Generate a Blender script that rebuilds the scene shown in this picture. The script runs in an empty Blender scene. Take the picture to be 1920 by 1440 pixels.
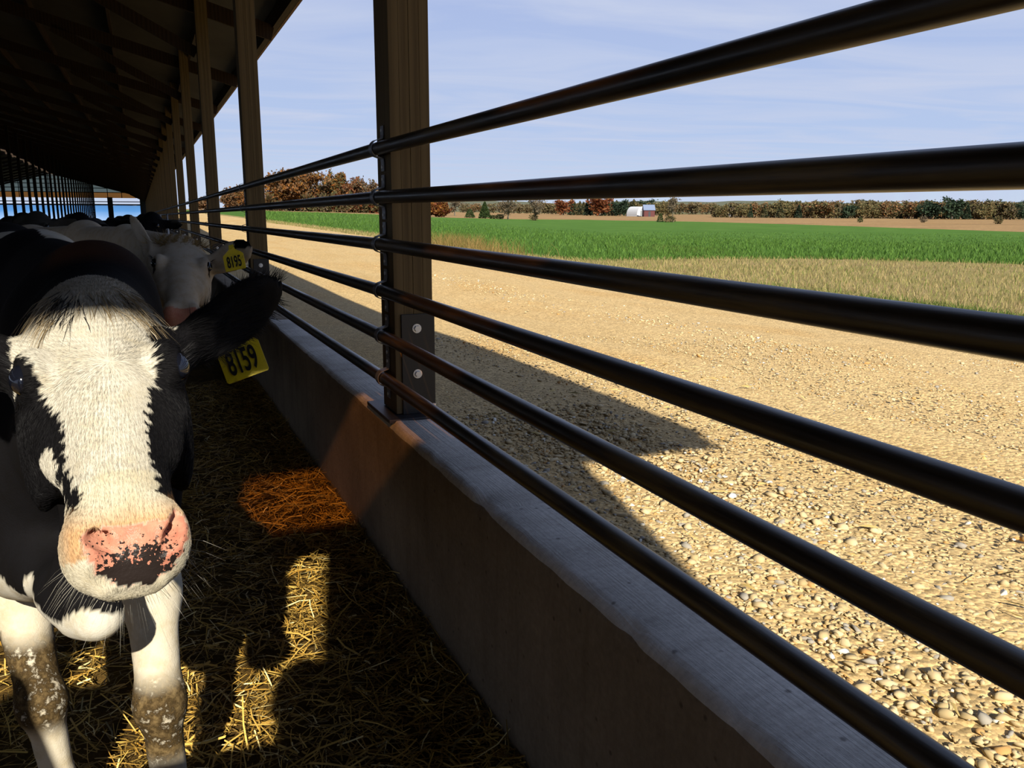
import bpy, math, random
import numpy as np
from mathutils import Vector, Matrix

# ------------------------------------------------------------------ camera, sky, sun, exposure
SC = bpy.context.scene
COL = SC.collection
EYE = 1.43                                  # camera height above the straw floor
FPX, YAW, PIT, ROLL = 1560.0, 0.4110, 0.2057, 0.0046
def basis():
    cy, sy, cp, sp = math.cos(YAW), math.sin(YAW), math.cos(PIT), math.sin(PIT)
    f = np.array([sy*cp, cy*cp, -sp]); r = np.array([cy, -sy, 0.0]); u = np.cross(r, f)
    cr, sr = math.cos(ROLL), math.sin(ROLL)
    return cr*r+sr*u, -sr*r+cr*u, f
CR, CU, CF = basis()
cam = bpy.data.cameras.new('camera'); cam_o = bpy.data.objects.new('camera', cam); COL.objects.link(cam_o)
cam.sensor_width = 36.0; cam.lens = FPX/1920*36.0; cam.clip_start = 0.05; cam.clip_end = 6000
M4 = Matrix.Identity(4)
for i in range(3):
    M4[i][0] = CR[i]; M4[i][1] = CU[i]; M4[i][2] = -CF[i]
M4[2][3] = EYE
cam_o.matrix_world = M4
SC.camera = cam_o
SC.view_settings.view_transform = 'Standard'
SC.view_settings.look = 'None'
SC.view_settings.exposure = 0.0
SC.view_settings.gamma = 1.0
SC.view_settings.use_curve_mapping = False
SC.cycles.max_bounces = 6
SC.cycles.diffuse_bounces = 3
SC.cycles.transparent_max_bounces = 12

SUN_AZ, SUN_EL = math.radians(11.7), math.radians(33.0)   # where the light travels to, and its height
sun = bpy.data.lights.new('sun', 'SUN'); sun.energy = 11.5; sun.angle = math.radians(0.6); sun.color = (1.0, 0.93, 0.80)
sun_o = bpy.data.objects.new('sun', sun); COL.objects.link(sun_o)
sd = Vector((math.sin(SUN_AZ)*math.cos(SUN_EL), math.cos(SUN_AZ)*math.cos(SUN_EL), -math.sin(SUN_EL)))
sun_o.rotation_euler = sd.to_track_quat('-Z', 'Y').to_euler()
sun_o.location = (-6, -30, 25)

world = bpy.data.worlds.new('sky'); SC.world = world; world.use_nodes = True
def make_sky():
    nt = world.node_tree; N = nt.nodes; L = nt.links; N.clear()
    out = N.new('ShaderNodeOutputWorld'); bg = N.new('ShaderNodeBackground'); L.new(bg.outputs[0], out.inputs[0])
    tc = N.new('ShaderNodeTexCoord'); sep = N.new('ShaderNodeSeparateXYZ'); L.new(tc.outputs['Generated'], sep.inputs[0])
    ramp = N.new('ShaderNodeValToRGB'); L.new(sep.outputs['Z'], ramp.inputs[0])
    e = ramp.color_ramp.elements
    e[0].position = 0.0; e[0].color = (0.60, 0.70, 0.85, 1)
    e[1].position = 1.0; e[1].color = (0.10, 0.20, 0.52, 1)
    for p, c in ((0.08, (0.47, 0.59, 0.84, 1)), (0.22, (0.41, 0.51, 0.79, 1)), (0.5, (0.22, 0.34, 0.66, 1))):
        q = e.new(p); q.color = c
    # thin streaky cirrus: noise in plane coordinates of a high layer
    div = N.new('ShaderNodeMath'); div.operation = 'MAXIMUM'; L.new(sep.outputs['Z'], div.inputs[0]); div.inputs[1].default_value = 0.03
    vs = N.new('ShaderNodeVectorMath'); vs.operation = 'DIVIDE'; L.new(tc.outputs['Generated'], vs.inputs[0])
    cmb = N.new('ShaderNodeCombineXYZ')
    for k in range(3): L.new(div.outputs[0], cmb.inputs[k])
    L.new(cmb.outputs[0], vs.inputs[1])
    mp = N.new('ShaderNodeMapping'); L.new(vs.outputs[0], mp.inputs[0]); mp.inputs['Rotation'].default_value = (0, 0, 0.55); mp.inputs['Scale'].default_value = (0.45, 1.0, 1)
    nz = N.new('ShaderNodeTexNoise'); nz.noise_dimensions = '2D'; L.new(mp.outputs[0], nz.inputs['Vector'])
    nz.inputs['Scale'].default_value = 0.9; nz.inputs['Detail'].default_value = 6; nz.inputs['Roughness'].default_value = 0.52; nz.inputs['Distortion'].default_value = 0.6
    cr = N.new('ShaderNodeValToRGB'); L.new(nz.outputs[0], cr.inputs[0])
    cr.color_ramp.elements[0].position = 0.36; cr.color_ramp.elements[0].color = (0, 0, 0, 1)
    cr.color_ramp.elements[1].position = 0.72; cr.color_ramp.elements[1].color = (0.95, 0.95, 0.95, 1)
    mx = N.new('ShaderNodeMix'); mx.data_type = 'RGBA'
    L.new(cr.outputs[0], mx.inputs['Factor']); L.new(ramp.outputs[0], mx.inputs[6]); mx.inputs[7].default_value = (0.56, 0.63, 0.82, 1)
    # below the horizon: dull ground light
    mb = N.new('ShaderNodeMix'); mb.data_type = 'RGBA'; lt = N.new('ShaderNodeMath'); lt.operation = 'LESS_THAN'
    L.new(sep.outputs['Z'], lt.inputs[0]); lt.inputs[1].default_value = -0.012
    L.new(lt.outputs[0], mb.inputs['Factor']); L.new(mx.outputs[2], mb.inputs[6]); mb.inputs[7].default_value = (0.14, 0.15, 0.10, 1)
    L.new(mb.outputs[2], bg.inputs['Color']); bg.inputs['Strength'].default_value = 1.0
make_sky()

# ------------------------------------------------------------------ helpers
rng = np.random.default_rng(7)
random.seed(7)
def ray(x, y):
    d = CR*(x-960)/FPX - CU*(y-720)/FPX + CF
    return d/np.linalg.norm(d)
def at_y(x, y, Y):                        # point on the vertical plane Y seen at a photo position
    d = ray(x, y); p = d*(Y/d[1]); p[2] += EYE; return p
def at_depth(x, y, D):                    # point at a distance along the optical axis
    d = CR*(x-960)/FPX - CU*(y-720)/FPX + CF
    p = d*D; p[2] += EYE; return p
TX, TZ, Y0 = -0.002757, -0.008287, 3.06   # the barn beyond the first post falls away gently
def far(P):
    P = np.array(P, float)
    k = np.maximum(0, P[..., 1]-Y0)
    P[..., 0] += TX*k; P[..., 2] += TZ*k
    return P

class MB:
    def __init__(s): s.v = []; s.f = []; s.n = 0
    def add(s, v, f):
        v = np.asarray(v, float).reshape(-1, 3)
        s.v.append(v); s.f += [tuple(int(i)+s.n for i in q) for q in f]; s.n += len(v); return s
    def box(s, a, b):
        x0, y0, z0 = a; x1, y1, z1 = b
        v = [(x0,y0,z0),(x1,y0,z0),(x1,y1,z0),(x0,y1,z0),(x0,y0,z1),(x1,y0,z1),(x1,y1,z1),(x0,y1,z1)]
        return s.add(v, [(0,3,2,1),(4,5,6,7),(0,1,5,4),(1,2,6,5),(2,3,7,6),(3,0,4,7)])
    def beam(s, p, q, w, h, up=(0,0,1)):
        p = np.array(p, float); q = np.array(q, float); d = q-p; d /= np.linalg.norm(d)
        up = np.array(up, float); sd = np.cross(d, up); sd /= np.linalg.norm(sd); up = np.cross(sd, d)
        v = [e+sd*a*w/2+up*b*h/2 for e in (p, q) for a, b in ((-1,-1),(1,-1),(1,1),(-1,1))]
        return s.add(v, [(3,2,1,0),(4,5,6,7),(0,1,5,4),(1,2,6,5),(2,3,7,6),(3,0,4,7)])
    def tube(s, path, r, n=12, caps=True):
        path = np.asarray(path, float); m = len(path)
        r = np.full(m, r) if np.isscalar(r) else np.asarray(r, float)
        T = np.gradient(path, axis=0); T /= np.linalg.norm(T, axis=1)[:, None]
        ref = np.array([0,0,1.0]) if abs(T[0][2]) < 0.9 else np.array([1.0,0,0])
        a = np.cross(T[0], ref); a /= np.linalg.norm(a); vs = []
        for i in range(m):
            a = a-T[i]*np.dot(a, T[i]); a /= np.linalg.norm(a); b = np.cross(T[i], a)
            t = np.linspace(0, 2*np.pi, n, endpoint=False)
            vs.append(path[i]+r[i]*(np.cos(t)[:, None]*a+np.sin(t)[:, None]*b))
        f = [(i*n+j, i*n+(j+1) % n, (i+1)*n+(j+1) % n, (i+1)*n+j) for i in range(m-1) for j in range(n)]
        if caps: f += [tuple(range(n-1, -1, -1)), tuple((m-1)*n+j for j in range(n))]
        return s.add(np.concatenate(vs), f)
    def build(s, name, m, parent=None, smooth=False, xf=None, bevel=0):
        v = np.concatenate(s.v)
        if xf is not None: v = xf(v)
        me = bpy.data.meshes.new(name); me.from_pydata(v.tolist(), [], s.f); me.update()
        return link(name, me, m, parent, smooth, bevel)
def link(name, me, m, parent=None, smooth=False, bevel=0):
    if m is not None: me.materials.append(m)
    if smooth: me.polygons.foreach_set('use_smooth', [True]*len(me.polygons))
    o = bpy.data.objects.new(name, me); COL.objects.link(o)
    if parent is not None: o.parent = parent
    if bevel:
        b = o.modifiers.new('bevel', 'BEVEL'); b.width = bevel; b.segments = 2; b.limit_method = 'ANGLE'
    return o
def raw_mesh(name, v, f, m, parent=None, smooth=False, col=None, colname='tint'):
    """v (n,3), f (m,k) arrays, optional per-vertex colour"""
    v = np.ascontiguousarray(v, np.float32); f = np.ascontiguousarray(f, np.int32); k = f.shape[1]
    me = bpy.data.meshes.new(name)
    me.vertices.add(len(v)); me.vertices.foreach_set('co', v.ravel())
    me.loops.add(f.size); me.loops.foreach_set('vertex_index', f.ravel())
    me.polygons.add(len(f)); me.polygons.foreach_set('loop_start', np.arange(0, f.size, k, dtype=np.int32))
    try: me.polygons.foreach_set('loop_total', np.full(len(f), k, np.int32))
    except Exception: pass
    me.update(calc_edges=True)
    if col is not None:
        a = me.attributes.new(colname, 'FLOAT_COLOR', 'POINT')
        c = np.ones((len(v), 4), np.float32); c[:, :3] = col; a.data.foreach_set('color', c.ravel())
    return link(name, me, m, parent, smooth)
def thing(name, label, cat, loc=(0,0,0), group=None):
    o = bpy.data.objects.new(name, None); COL.objects.link(o); o.location = loc; o.empty_display_size = 0.1
    return tag(o, label, cat, group)
def tag(o, label, cat, group=None, kind=None):
    o['label'] = label; o['category'] = cat
    if group: o['group'] = group
    if kind: o['kind'] = kind
    return o
def struct(o, label=None, cat=None):
    o['kind'] = 'structure'
    if label: o['label'] = label
    if cat: o['category'] = cat
    return o
def dup(root, loc=None, label=None, group=None, rotz=None, scale=None):
    r = root.copy(); COL.objects.link(r)
    if loc is not None: r.location = loc
    if rotz is not None: r.rotation_euler = (0, 0, rotz)
    if scale is not None: r.scale = scale
    if label: r['label'] = label
    if group: r['group'] = group
    for ch in list(root.children):
        c = ch.copy(); COL.objects.link(c); c.parent = r
        for g in list(ch.children):
            d = g.copy(); COL.objects.link(d); d.parent = c
    return r

# ------------------------------------------------------------------ materials
ALB = 0.55
class NT:
    """small wrapper round a node tree"""
    def __init__(s, name, rough=0.8, spec=0.3, metal=0.0):
        s.m = bpy.data.materials.new(name); s.m.use_nodes = True
        s.t = s.m.node_tree; s.b = s.t.nodes['Principled BSDF']; s.out = s.t.nodes['Material Output']
        s.b.inputs['Roughness'].default_value = rough; s.b.inputs['Metallic'].default_value = metal
        s.b.inputs['Specular IOR Level'].default_value = spec
    def n(s, t, **k):
        x = s.t.nodes.new(t)
        for a, b in k.items(): setattr(x, a, b)
        return x
    def l(s, a, b): s.t.links.new(a, b)
    def obj(s, scale=(1,1,1), kind='Object', rot=(0,0,0)):
        tc = s.n('ShaderNodeTexCoord'); mp = s.n('ShaderNodeMapping'); s.l(tc.outputs[kind], mp.inputs[0])
        mp.inputs['Scale'].default_value = scale; mp.inputs['Rotation'].default_value = rot; return mp.outputs[0]
    def noise(s, vec, scale, detail=5, rough=0.6, dist=0.0):
        x = s.n('ShaderNodeTexNoise'); s.l(vec, x.inputs['Vector']); x.inputs['Scale'].default_value = scale
        x.inputs['Detail'].default_value = detail; x.inputs['Roughness'].default_value = rough; x.inputs['Distortion'].default_value = dist
        return x.outputs[0]
    def voronoi(s, vec, scale, feat='F1', out='Distance'):
        x = s.n('ShaderNodeTexVoronoi', feature=feat); s.l(vec, x.inputs['Vector']); x.inputs['Scale'].default_value = scale
        return x.outputs[out]
    def ramp(s, fac, stops):
        x = s.n('ShaderNodeValToRGB'); s.l(fac, x.inputs[0]); e = x.color_ramp.elements
        e[0].position, e[0].color = stops[0][0], tuple(stops[0][1])+(1,)
        e[1].position, e[1].color = stops[-1][0], tuple(stops[-1][1])+(1,)
        for p, c in stops[1:-1]:
            q = e.new(p); q.color = tuple(c)+(1,)
        return x.outputs[0]
    def mix(s, fac, a, b, mode='MIX'):
        x = s.n('ShaderNodeMix', data_type='RGBA', blend_type=mode)
        for v, i in ((fac, 0), (a, 6), (b, 7)):
            if isinstance(v, (int, float)): x.inputs[i].default_value = v
            elif isinstance(v, tuple): x.inputs[i].default_value = tuple(v)+(1,) if len(v) == 3 else v
            else: s.l(v, x.inputs[i])
        return x.outputs[2]
    def math(s, op, a, b=None, clamp=False):
        x = s.n('ShaderNodeMath', operation=op, use_clamp=clamp)
        for i, v in enumerate((a, b)):
            if v is None: continue
            if isinstance(v, (int, float)): x.inputs[i].default_value = v
            else: s.l(v, x.inputs[i])
        return x.outputs[0]
    def attr(s, name='tint'):
        return s.n('ShaderNodeAttribute', attribute_name=name).outputs['Color']
    def bump(s, h, strength=0.5, dist=0.01):
        x = s.n('ShaderNodeBump'); x.inputs['Strength'].default_value = strength; x.inputs['Distance'].default_value = dist
        s.l(h, x.inputs['Height']); s.l(x.outputs[0], s.b.inputs['Normal'])
    def color(s, c, k=None):
        k = ALB if k is None else k           # overall reflectance of the place
        if isinstance(c, tuple): s.b.inputs['Base Color'].default_value = tuple(q*k for q in c)+(1,)
        else: s.l(s.mix(1.0, c, (k, k, k), 'MULTIPLY'), s.b.inputs['Base Color'])
        return s
def lin(r, g, b):
    f = lambda c: (c/255/12.92 if c/255 <= 0.04045 else ((c/255+0.055)/1.055)**2.4)
    return (f(r), f(g), f(b))
def plain(name, c, rough=0.7, spec=0.3, metal=0.0, k=None):
    t = NT(name, rough, spec, metal); t.color(tuple(c), k); return t.m
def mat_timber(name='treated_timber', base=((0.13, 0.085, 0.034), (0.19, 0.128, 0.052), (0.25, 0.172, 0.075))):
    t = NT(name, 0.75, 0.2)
    v = t.obj((14, 14, 0.5)); w = t.n('ShaderNodeTexWave', wave_type='BANDS', bands_direction='X')
    t.l(v, w.inputs['Vector']); w.inputs['Scale'].default_value = 0.45; w.inputs['Distortion'].default_value = 7; w.inputs['Detail'].default_value = 4; w.inputs['Detail Scale'].default_value = 0.7
    c = t.ramp(w.outputs[0], [(0.0, base[0]), (0.5, base[1]), (1.0, base[2])])
    n2 = t.noise(t.obj((60, 60, 1.2)), 2.0, 4)
    c = t.mix(0.5, c, t.ramp(n2, [(0.3, base[0]), (0.75, base[2])]))
    kn = t.ramp(t.voronoi(t.obj((9, 9, 1.6)), 1.0), [(0.0, (0.12, 0.1, 0.1)), (0.13, (1, 1, 1))])
    t.color(t.mix(0.6, c, kn, 'MULTIPLY')); t.bump(w.outputs[0], 0.2, 0.003); return t.m
def mat_pipe():
    t = NT('weathered_black_steel', 0.32, 0.5, 0.0)
    v = t.obj((14, 0.9, 14)); n1 = t.noise(v, 1.6, 6, 0.7)
    c = t.ramp(n1, [(0.36, (0.016, 0.013, 0.010)), (0.53, (0.050, 0.033, 0.015)), (0.68, (0.17, 0.11, 0.036))])
    t.color(c); r = t.ramp(n1, [(0.4, (0.30,)*3), (0.75, (0.6,)*3)]); t.l(r, t.b.inputs['Roughness'])
    t.bump(t.noise(t.obj((40, 6, 40)), 3, 3), 0.08, 0.003); return t.m
def mat_concrete():
    t = NT('concrete', 0.85, 0.25)
    v = t.obj(); big = t.noise(v, 2.2, 6, 0.65); fine = t.noise(v, 55, 5, 0.7)
    c = t.ramp(big, [(0.3, (0.15, 0.14, 0.12)), (0.7, (0.26, 0.245, 0.22))])
    c = t.mix(0.5, c, t.ramp(fine, [(0.3, (0.45,)*3), (0.7, (1.0,)*3)]), 'MULTIPLY')
    # vertical run-off stains and board joints of the form
    st = t.noise(t.obj((1, 9, 0.35)), 1.3, 5, 0.7)
    c = t.mix(t.ramp(st, [(0.5, (0, 0, 0)), (0.8, (0.45,)*3)]), c, (0.075, 0.06, 0.045))
    pits = t.voronoi(v, 16); c = t.mix(t.ramp(pits, [(0.05, (0.7,)*3), (0.12, (0, 0, 0))]), c, (0.04, 0.035, 0.03))
    broom = t.noise(t.obj((160, 2.5, 20)), 1.0, 3, 0.6)
    h = t.math('ADD', t.math('MULTIPLY', broom, 0.8), t.math('MULTIPLY', fine, 0.7))
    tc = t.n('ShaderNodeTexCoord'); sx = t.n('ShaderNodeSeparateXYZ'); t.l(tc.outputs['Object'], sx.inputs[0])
    up = t.math('GREATER_THAN', sx.outputs[2], 0.612)                          # the stock side is splashed brown, the top is lightened
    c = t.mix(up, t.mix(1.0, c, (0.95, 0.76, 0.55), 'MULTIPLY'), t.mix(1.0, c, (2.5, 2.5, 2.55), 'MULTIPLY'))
    t.color(c, 0.9); t.bump(h, 0.55, 0.006); return t.m
def mat_tint(name, rough=0.8, spec=0.2, trans=0.0, var=None):
    t = NT(name, rough, spec); t.color(t.attr())
    if trans:
        tr = t.n('ShaderNodeBsdfTranslucent'); t.l(t.mix(1.0, t.attr(), (ALB,)*3, 'MULTIPLY'), tr.inputs[0]); mx = t.n('ShaderNodeMixShader'); mx.inputs[0].default_value = trans
        t.l(t.b.outputs[0], mx.inputs[1]); t.l(tr.outputs[0], mx.inputs[2]); t.l(mx.outputs[0], t.out.inputs[0])
    return t.m
TIMBER = mat_timber(); PIPE = mat_pipe(); CONC = mat_concrete()
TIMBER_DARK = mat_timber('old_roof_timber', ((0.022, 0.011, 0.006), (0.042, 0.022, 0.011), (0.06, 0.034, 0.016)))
STEEL_BLACK = plain('black_painted_steel', (0.010, 0.010, 0.012), 0.45, 0.4)
GALV = plain('galvanised_steel', (0.42, 0.43, 0.44), 0.42, 0.5, 0.75, k=1)
ZINC = plain('zinc_bolt', (0.62, 0.62, 0.60), 0.4, 0.5, 0.3, k=1)
STRAP = plain('grey_strap_steel', (0.20, 0.20, 0.21), 0.45, 0.5, 0.6, k=1)
# ------------------------------------------------------------------ the barn shell
BAY, YEND, YFAR = 4.6, -1.85, 140.0
POST_Y = [Y0+BAY*k for k in range(-1, 30)]
PX0, PX1, PD = 0.8456, 0.998, 0.19          # posts: inner and outer face, depth along the wall
WALL_X, WALL_T = 0.802, 0.64
def wall_right():
    ys = np.concatenate([np.arange(-2.0, 5.0, 0.02), np.arange(5.0, 12, 0.1), np.arange(12, 141, 2.0)])
    prof = np.array([(WALL_X, -0.3), (WALL_X, 0.0), (WALL_X, 0.25), (WALL_X, 0.50), (WALL_X, 0.60), (WALL_X+0.002, 0.622), (WALL_X+0.012, 0.636), (WALL_X+0.028, WALL_T), (0.90, WALL_T), (0.975, WALL_T), (0.992, 0.635), (1.0, 0.62), (1.0, 0.2), (1.0, -0.5)])
    m = len(prof); n = len(ys)
    V = np.zeros((n, m, 3)); V[:, :, 0] = prof[:, 0]; V[:, :, 2] = prof[:, 1]; V[:, :, 1] = ys[:, None]
    chip = np.zeros(n)                       # crumbled arris of the inner edge
    for c, w, a in [(2.05, .07, .022), (1.62, .06, .014), (1.42, .10, .020), (1.28, .04, .026), (1.15, .08, .016), (0.95, .10, .018), (2.45, .05, .012), (2.75, .06, .010), (3.6, .1, .014), (4.4, .15, .016)]:
        chip += .6*a*np.exp(-((ys-c)/w)**2)
    rough = np.convolve(rng.normal(0, 1, n), np.ones(4)/4, 'same')*0.0045
    for j, k in ((4, .25), (5, .7), (6, 1.0), (7, .6)):
        V[:, j, 0] += (chip+np.abs(rough))*k; V[:, j, 2] -= (chip*0.7+rough)*k
    for yc in (1.33, 1.98, 2.55):            # scored joints across the top and a form joint down the face
        d = np.exp(-((ys-yc)/0.010)**2)
        if yc != 2.55: V[:, 6:11, 2] -= 0.006*d[:, None]
        else: V[:, 1:6, 0] += 0.006*d[:, None]
    V = far(V.reshape(-1, 3))
    f = np.array([(i*m+j, i*m+j+1, (i+1)*m+j+1, (i+1)*m+j) for i in range(n-1) for j in range(m-1)])
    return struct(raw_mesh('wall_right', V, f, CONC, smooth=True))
wall_right()

def floor_base():
    t = NT('trampled_straw_bedding', 0.95, 0.1)
    n1 = t.noise(t.obj((1, 1, 1)), 5, 6, 0.7); n2 = t.noise(t.obj((1, 1, 1)), 60, 4, 0.7)
    c = t.ramp(n1, [(0.3, (0.05, 0.027, 0.007)), (0.7, (0.24, 0.14, 0.03))])
    t.color(t.mix(0.5, c, t.ramp(n2, [(0.3, (0.3,)*3), (0.7, (1.3,)*3)]), 'MULTIPLY')); t.bump(n2, 0.8, 0.02)
    xs = np.concatenate([np.arange(-24, -2, 2.0), np.arange(-2, 0.81, 0.05), [0.83]]); ys = np.concatenate([np.arange(-8, 0.4, 0.4), np.arange(0.4, 6, 0.05), np.arange(6, 142, 2.0)])
    X, Y = np.meshgrid(xs, ys, indexing='ij')
    Z = 0.012*np.sin(X*7+Y*3)*np.sin(Y*5.3-X*2)+0.01*np.sin(X*17+1)*np.sin(Y*13)
    V = far(np.stack([X, Y, Z-0.012], -1).reshape(-1, 3)); a, b = X.shape
    i, j = np.meshgrid(np.arange(a-1), np.arange(b-1), indexing='ij'); q = (i*b+j).ravel()
    return struct(raw_mesh('floor', V, np.stack([q, q+b, q+b+1, q+1], -1), t.m, smooth=True))
floor_base()

def straw():
    n = 52000
    u = rng.random(n); y = 0.9+6.5*u**1.6; x = 0.80-4.2*rng.random(n)**1.45
    L = rng.uniform(0.03, 0.17, n)*np.where(rng.random(n) < .6, .6, 1); w = rng.uniform(0.0016, 0.0045, n)
    a = rng.uniform(0, 2*np.pi, n); tilt = rng.normal(0, 0.22, n); z = rng.uniform(-0.006, 0.03, n)
    d = np.stack([np.cos(a)*np.cos(tilt), np.sin(a)*np.cos(tilt), np.sin(tilt)], -1)
    sdv = np.stack([-np.sin(a), np.cos(a), rng.normal(0, 0.5, n)], -1)*w[:, None]/2
    c = np.stack([x, y, z+0.5*np.abs(np.sin(tilt))*L], -1); bend = np.zeros((n, 3)); bend[:, 2] = rng.uniform(-.06, .10, n)*L; bend[:, :2] = rng.normal(0, .06, (n, 2))*L[:, None]
    P = [c-d*L[:, None]/2, c+bend, c+d*L[:, None]/2]
    up = np.array([0, 0, 1.0])*w[:, None]*0.45
    V = np.stack([P[0]-sdv, P[0]+sdv, P[1]-sdv*1.0, P[1]+up, P[1]+sdv, P[2]-sdv, P[2]+sdv], 1)
    V[:, :, 0] = np.minimum(V[:, :, 0], 0.797)
    base = np.arange(n)[:, None]*7
    F = np.concatenate([base+np.array(t) for t in ((0, 1, 3), (0, 3, 2), (1, 4, 3), (2, 3, 5), (3, 6, 5), (3, 4, 6))])
    k = rng.random(n)[:, None]
    colr = (1-k)*np.array([0.46, 0.24, 0.030])+k*np.array([0.95, 0.62, 0.14])
    pale = rng.random(n) < 0.07; colr[pale] = (1.25, 1.02, 0.45)
    dark = rng.random(n) < 0.25; colr[dark] *= 0.35
    o = raw_mesh('straw_bedding', far(V.reshape(-1, 3)), F, mat_tint('straw', 0.5, 0.35), col=np.repeat(colr, 7, 0))
    return tag(o, 'loose golden straw bedding strewn over the barn floor', 'straw', kind='stuff')
straw()
def scattered():
    n = 260; y = rng.uniform(.8, 7, n); x = 1.1+rng.random(n)**1.3*3.5; L = rng.uniform(.04, .13, n); a = rng.uniform(0, 2*np.pi, n)
    d = np.stack([np.cos(a), np.sin(a), rng.normal(0, .08, n)], -1); sd = np.stack([-np.sin(a), np.cos(a), np.zeros(n)], -1)*.0022; c = np.stack([x, y, np.full(n, .022)], -1)
    V = np.stack([c-d*L[:, None]/2-sd, c-d*L[:, None]/2+sd, c+[0, 0, .006]+sd*0, c+d*L[:, None]/2-sd, c+d*L[:, None]/2+sd], 1); V[:, 2] += rng.normal(0, .006, (n, 3)); b = np.arange(n)[:, None]*5
    F = np.concatenate([b+np.array(t) for t in ((0, 1, 2), (2, 4, 3), (0, 2, 3), (1, 4, 2))])
    o = raw_mesh('scattered_straw', V.reshape(-1, 3), F, bpy.data.materials['straw'], col=np.repeat(np.tile((1.0, .72, .25), (n, 1))*rng.uniform(.6, 1.1, (n, 1)), 5, 0))
    tag(o, 'stray yellow straws lying on the gravel outside the wall', 'straw', kind='stuff')
scattered()

def post(first, k):
    """a laminated post, modelled at its bay's origin"""
    y = POST_Y[k]
    name = {1: 'heavy timber post in the middle of the fence, its black bracket showing two bolts', 2: 'timber post behind the nearer cow, next after the large middle post', 3: 'third timber post from the camera, with a narrow strip of sky on each side',
            4: 'fourth timber post from the camera along the open barn side', 5: 'fifth timber post from the camera along the open barn side', 6: 'sixth timber post, the last with a sliver of sky before it', 0: 'timber corner post behind the camera at the near end of the fence'}.get(k)
    p = thing('timber_post', name or 'far timber post merging into the brown wall of receding posts', 'post', far((0, y, 0)), 'timber posts along the open barn side')
    if first is not None:
        for ch in first.children:
            c = ch.copy(); COL.objects.link(c); c.parent = p
            for g in ch.children: d = g.copy(); COL.objects.link(d); d.parent = c
        return p
    m = MB(); zt = 4.42                        # four plies, each a board of its own width
    for i in range(4):
        x0 = PX0+0.0381*i; m.box((x0, 0.0+0.0015*(i % 2), WALL_T+0.012), (x0+0.0378, PD-0.0015*(i % 2), zt-0.01*i))
    m.build('laminated_timber', TIMBER, p, bevel=0.002)
    b = MB(); b.box((PX0-0.05, -0.075, WALL_T-0.004), (PX1+0.015, PD+0.085, WALL_T+0.010)); bp = b.build('base_plate', plain('dull_steel_plate', (0.045, 0.045, 0.05), 0.5, 0.5, 0.4), p, bevel=0.002)
    for sy, nm in ((-0.0085, 'front'), (PD+0.0005, 'rear')):
        q = MB(); q.box((PX0+0.024, sy, WALL_T+0.010), (PX1+0.004, sy+0.008, WALL_T+0.40)); o = q.build('bracket_plate', STEEL_BLACK, p, bevel=0.0015)
        if sy < 0:
            for z in (WALL_T+0.345, WALL_T+0.168):
                q = MB(); q.tube([(0.93, sy-0.011, z), (0.93, sy-0.002, z)], [0.011, 0.013], 6); q.tube([(0.93, sy-0.003, z), (0.93, sy, z)], 0.018, 16); q.build('bolt_head', ZINC, o)
    q = MB(); q.tube([(PX1-0.012, -0.035, WALL_T+0.01), (PX1-0.012, -0.035, WALL_T+0.05)], 0.008, 8); q.tube([(PX1-0.012, -0.035, WALL_T+0.01), (PX1-0.012, -0.035, WALL_T+0.024)], 0.015, 6); q.build('anchor_bolt', ZINC, p)
    for z in RAIL_Z:                           # bent straps that hold the pipes
        r = RAIL_R+0.002; xc = RAIL_X; cl = []
        t = np.linspace(0.30, np.pi-0.30, 15)
        arc = [(xc-r*math.sin(a), z+r*1.12*math.cos(a)) for a in t]
        prof = [(PX0-0.003, z+0.082), (PX0-0.003, z+0.050), (PX0-0.006, z+0.036)]+arc+[(PX0-0.006, z-0.036), (PX0-0.003, z-0.050), (PX0-0.003, z-0.082)]
        prof = np.array(prof); T = np.gradient(prof, axis=0); T /= np.linalg.norm(T, axis=1)[:, None]; Nn = np.stack([-T[:, 1], T[:, 0]], -1)
        th = 0.0032; A = prof; B = prof+Nn*th
        if B[8, 0] > A[8, 0]: B = prof-Nn*th
        y0, y1 = 0.075, 0.115; n = len(prof)
        V = np.concatenate([np.stack([P[:, 0], np.full(n, y), P[:, 1]], -1) for P in (A, B) for y in (y0, y1)])
        F = []
        for i in range(n-1):
            for a, b in ((0, 1), (1, 3), (3, 2), (2, 0)): F.append((a*n+i, b*n+i, b*n+i+1, a*n+i+1))
        st = MB().add(V, F).build('pipe_strap', STRAP, p)
        for dz in (0.066, -0.066): MB().tube([(PX0-0.010, 0.095, z+dz), (PX0-0.002, 0.095, z+dz)], 0.0065, 6).build('strap_screw', ZINC, st)
    return p
RAIL_X, RAIL_R = 0.8219, 0.0238
RAIL_Z = [EYE+h for h in (0.2237, 0.0468, -0.1278, -0.3050, -0.4813, -0.6487)]
P0 = post(None, 1)
for k in [0]+list(range(2, len(POST_Y))): post(P0, k)

ORD = ['topmost', 'second highest', 'third from the top', 'fourth from the top', 'second lowest', 'lowest']
for i, z in enumerate(RAIL_Z):
    ys = np.concatenate([np.arange(-1.45, 3.2, 0.25), np.arange(3.2, 138, 2.3)])
    path = far(np.stack([np.full_like(ys, RAIL_X), ys, np.full_like(ys, z)], -1))
    o = MB().tube(path, RAIL_R, 24).build('pipe_rail', PIPE, smooth=True)
    tag(o, {0: 'topmost dark steel pipe rail, crossing the sky', 1: 'second highest dark steel pipe rail, just above the horizon', 2: 'third pipe rail from the top, crossing the green field and gravel',
            3: 'fourth dark pipe rail from the top, crossing the sunlit gravel', 4: 'second lowest dark pipe rail, crossing the shadow tip on the gravel', 5: 'lowest dark pipe rail, close above the concrete wall top'}[i], 'rail', 'steel pipe rails of the barn fence')

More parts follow.
